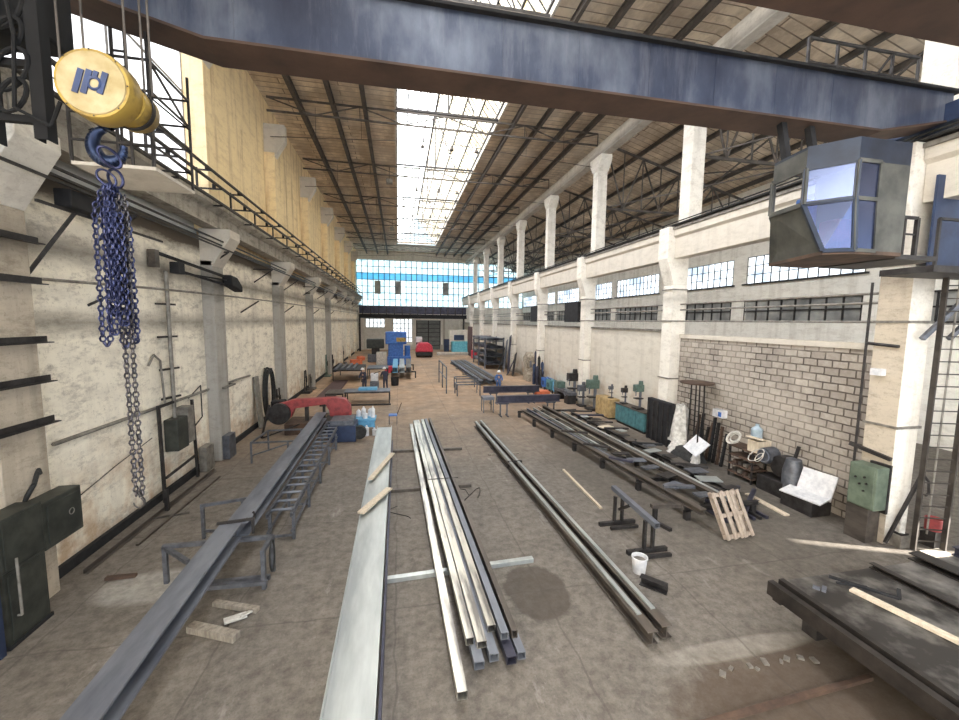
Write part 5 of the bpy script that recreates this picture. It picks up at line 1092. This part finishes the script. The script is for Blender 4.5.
def person(x, y, h, face, label, cloth, pose=0):
    t = thing('person', label, 'person', (x, y, 0))
    def W(u, v, z): return Vector((u*math.cos(face)-v*math.sin(face), u*math.sin(face)+v*math.cos(face), z))*1.0
    s = h/1.75
    lean = .18 if pose else .0
    J = {'pel': (0, 0, .95), 'bel': (0, lean*.4, 1.12), 'ch': (0, lean, 1.36), 'nk': (0, lean*1.15, 1.5), 'hd': (0, lean*1.3, 1.64), 'ht': (0, lean*1.3, 1.74),
         'hl': (-.1, 0, .9), 'kl': (-.11, .06, .5), 'al': (-.12, 0, .08), 'tl': (-.13, .16, .04), 'hr': (.1, 0, .9), 'kr': (.12, .04, .5), 'ar': (.14, -.04, .08), 'tr': (.15, .12, .04),
         'sl': (-.19, lean, 1.42), 'el': (-.27, lean+.06, 1.14), 'wl': (-.18, lean+.3, 1.08), 'fl': (-.14, lean+.38, 1.08), 'sr': (.19, lean, 1.42), 'er': (.27, lean+.06, 1.14), 'wr': (.16, lean+.3, 1.06), 'fr': (.12, lean+.38, 1.06)}
    RAD = {'pel': .13, 'bel': .12, 'ch': .145, 'nk': .055, 'hd': .085, 'ht': .06, 'hl': .09, 'kl': .06, 'al': .04, 'tl': .035, 'sl': .06, 'el': .042, 'wl': .03, 'fl': .028}
    ED = [('pel', 'bel'), ('bel', 'ch'), ('ch', 'nk'), ('nk', 'hd'), ('hd', 'ht')]+[(a+q, b+q) for q in 'lr' for a, b in (('h', 'k'), ('k', 'a'), ('a', 't'), ('s', 'e'), ('e', 'w'), ('w', 'f'))]+[('pel', 'hl'), ('pel', 'hr'), ('ch', 'sl'), ('ch', 'sr')]
    def skin(name, keep, grow, m):
        ks = [k for k in J if k in keep]; me = bpy.data.meshes.new(name)
        me.from_pydata([W(J[k][0], J[k][1], J[k][2])*s for k in ks], [(ks.index(a), ks.index(b)) for a, b in ED if a in ks and b in ks], [])
        me.materials.append(m); o = bpy.data.objects.new(name, me); COL.objects.link(o); o.parent = t
        md = o.modifiers.new('skin', 'SKIN')
        for i, k in enumerate(ks):
            rr = RAD.get(k, RAD.get(k[0]+'l', .05))*s+grow; me.skin_vertices[0].data[i].radius = (rr, rr*.85); me.skin_vertices[0].data[i].use_root = (k == 'pel')
        o.modifiers.new('sub', 'SUBSURF').levels = 1; return o
    skin('body', set(J), 0, SKIN)
    skin('work_clothes', set(J)-{'hd', 'ht', 'fl', 'fr', 'tl', 'tr'}, .03, cloth)
    hc = W(J['ht'][0], J['ht'][1], J['ht'][2])*s
    MB().lathe([(.15*s, -.03), (.125*s, 0), (.12*s, .05), (.07*s, .11), (.001, .125)], Vector((x, y, 0))+hc+Vector((0, 0, -.03)), 14).build('helmet', HAT, t)
person(-2.55, 31.6, 1.78, 2.6, 'person in dark workwear and white helmet bent over a bench, left of two', WORKD, 1)
person(-1.0, 31.9, 1.74, 0.4, 'person in dark workwear and white helmet at the bench, right of two', WORKD, 1)
person(7.45, 29.2, 1.76, 3.0, 'person in blue workwear with white helmet behind the crosswise blue beams', WORKB, 1)
t = thing('welding_machine', 'white and grey compact machine between the two workers on the left', 'machine', (-1.8, 31, 0))
MB().bx(-2.1, -1.45, 30.6, 31.2, 0, .9).build('case', FRAME, t, .03); MB().bx(-2.05, -1.5, 30.65, 31.15, .9, 1.5).build('upper_case', WHITE, t, .06); MB().bar((-1.8, 30.6, 1.5), (-1.3, 30.4, 1.7), .05).build('arm', DARK, t)
t = table_frame('stock_table', 'wide dark stock table far left loaded with bars', -5.6, -3.2, 36.5, 41, 1.0, DARK, DARK)
for k in range(4): one('table_bar', MB().bar((-5.4+.5*k, 36.6, 1.15), (-5.5+.5*k, 41.2, 1.15), .2, .12), (STEEL, FRAME)[k % 2], 'grey bar lying on the far left stock table, %s from the left' % NTH[k], 'bar')
t = table_frame('grey_bench', 'plain steel bench between the stock table and the blue machine', -2.8, -1.0, 38, 40.4, .95, DARK, FRAME)
one('orange_heap', MB().box((-4.7, 47, .5), (1.2, 1., 1.0), .3).box((-4.2, 47.4, 1.1), (.8, .5, .4), .8, .3), ORANGE, 'orange-red heap of covers by the far left wall', 'heap')
t = thing('grey_machine', 'dark grey cabinet machine with a hood far left before the end wall', 'machine', (-2.9, 54, 0))
MB().bx(-3.9, -1.9, 53.4, 54.6, 0, 1.0).build('base', FRAME, t, .04); MB().bx(-4.0, -1.8, 53.3, 54.7, 1.8, 3.0).build('hood', OLIVE, t, .06); MB().bx(-3.4, -2.4, 53.7, 54.3, 1.0, 1.8).build('middle_column', DARK, t)
t = thing('blue_machine', 'large bright blue machine tool in the far left centre', 'machine', (.2, 50, 0))
MB().bx(-1.3, 1.5, 49.2, 50.8, 0, 1.1).build('base', BLUEM, t, .05); MB().bx(-1.2, .6, 49.4, 50.6, 1.1, 3.2).build('column', BLUEM, t, .08)
MB().bx(-1.5, 1.0, 49.1, 50.2, 2.6, 4.1).build('head', BLUEM, t, .1); MB().bx(-.2, .9, 49.0, 49.12, 2.9, 3.4).build('yellow_panel', YELLOW, t)
MB().tube((1.1, 49.8, 1.1), (1.1, 49.8, 2.4), .35, 14).build('spindle_housing', BLUEM, t); MB().bx(-2.6, -1.4, 49.5, 50.5, 0, 1.6).build('side_cabinet', TARP, t, .05)
for k in range(3):
    one('light_beam', MB().ibeam((-.3+.62*k, 37.5, .9), (-.3+.7*k, 46, .9), .5, .5, .05, .04), (SKYB, STEELG, BROWNST)[k], ('pale blue', 'pale grey', 'brownish')[k]+' beam on trestles in front of the blue machine', 'beam')
for i, y in enumerate((38.5, 44.5)):
    t = thing('beam_trestle', 'trestle carrying the three far beams, %s of two' % ('nearer', 'farther')[i], 'trestle', (.4, y, 0)); leg_frame(t, -.6, 1.6, y, .65, DARK, .12)
one('dark_bin', MB().lathe([(.001, 0), (.3, 0), (.34, .7), (.3, .7), (.27, .05), (.001, .05)], (-.3, 34.2, 0), 14), DARKER, 'dark bin on the floor before the three far beams', 'bin')
one('magenta_crate', MB().bx(-1.5, -.6, 42.2, 43, 0, .7), REDV, 'small pink-red crate left of the three far beams', 'crate', None, .03)
t = thing('red_vehicle', 'bright red covered vehicle parked before the far gate', 'vehicle', (3.8, 61, 0))
MB().prism([(2.5, .8), (2.7, 1.7), (3.1, 2.15), (4.5, 2.15), (5.0, 1.7), (5.1, .8)], 59.6, 62.4, 'Y').build('body', REDV, t, .15)
MB().bx(2.6, 5.0, 59.5, 62.5, .25, .8).build('chassis', DARK, t, .05)
for x in (2.8, 4.8):
    for y in (60.0, 62): MB().lathe([(.001, -.12), (.36, -.12), (.36, .12), (.001, .12)], (x, y, .36), 16, 'X').build('wheel', RUBBER, t)
MB().bx(2.6, 3.6, 61.4, 62.2, 2.15, 3.0).build('white_hood', WHITE, t, .1)
one('long_white_barrier', MB().bx(6, 12, 63, 63.4, 0, .5), CONCL, 'low pale barrier on the floor before the far right corner', 'barrier')
t = thing('cyan_booth', 'cyan and white booth in the far right corner', 'booth', (10.6, 70, 0))
MB().bx(9.3, 12, 69.6, 71.5, 0, 1.9).build('cyan_wall', CYAN, t, .03); MB().bx(8.9, 12, 69.8, 71.5, 1.9, 3.9).build('upper_wall', CONCL, t); MB().bx(9.6, 11.4, 69.7, 69.85, 2.1, 3.0).build('window_opening', NAVY, t)
one('red_drum', MB().lathe([(.001, 0), (.45, 0), (.45, 1.2), (.001, 1.2)], (11.0, 58, 0), 16), REDV, 'red drum near the far profile rack', 'drum')
one('brown_door_panel', MB().bx(11.0, 11.2, 60.5, 63.6, 0, 4.6), BROWNP, 'tall brown sliding door panel far on the right', 'panel')
one('dark_machine_far', MB().bx(8.0, 8.9, 70.8, 71.6, 0, 2.2), NAVY, 'dark blue cabinet left of the cyan booth', 'cabinet', None, .05)
for i, (x, y0) in enumerate(((13.3, 33.6), (13.3, 25.8))):
    one('wall_cabinet_box', MB().bx(12.1, 12.5, y0, y0+2.2, 5.5, 6.9), DARKER, 'dark box cabinet high on the right wall, %s' % ('farther', 'nearer')[i], 'cabinet')

# ================================================================== LIGHT, CAMERA
w = bpy.data.worlds.new('World'); SC.world = w; w.use_nodes = True
bg = w.node_tree.nodes['Background']; bg.inputs[0].default_value = (.86, .93, 1., 1); bg.inputs[1].default_value = 1.15
sl = bpy.data.lights.new('low_sun', 'SUN'); sl.energy = 14; sl.angle = .009; sl.color = (1, .93, .82)
so = bpy.data.objects.new('low_sun', sl); COL.objects.link(so)
src, dst = Vector((24, 2.1, 4.1)), Vector((9.9, 7.95, 0)); so.rotation_euler = (src-dst).to_track_quat('Z', 'Y').to_euler(); so.location = (30, 0, 9)
cam = bpy.data.cameras.new('camera'); cam.sensor_width = 36; cam.lens = 36*FPX/959; cam.clip_end = 300; cam.clip_start = .05
co = bpy.data.objects.new('camera', cam); COL.objects.link(co); co.matrix_world = Matrix.Translation(EYEP) @ CAM.to_4x4(); SC.camera = co
SC.cycles.use_denoising = True
SC.cycles.max_bounces = 8; SC.cycles.diffuse_bounces = 5; SC.cycles.transparent_max_bounces = 8
SC.view_settings.view_transform = 'Standard'; SC.view_settings.look = 'None'; SC.view_settings.gamma = 1; SC.view_settings.use_curve_mapping = False
SC.view_settings.exposure = 1.72
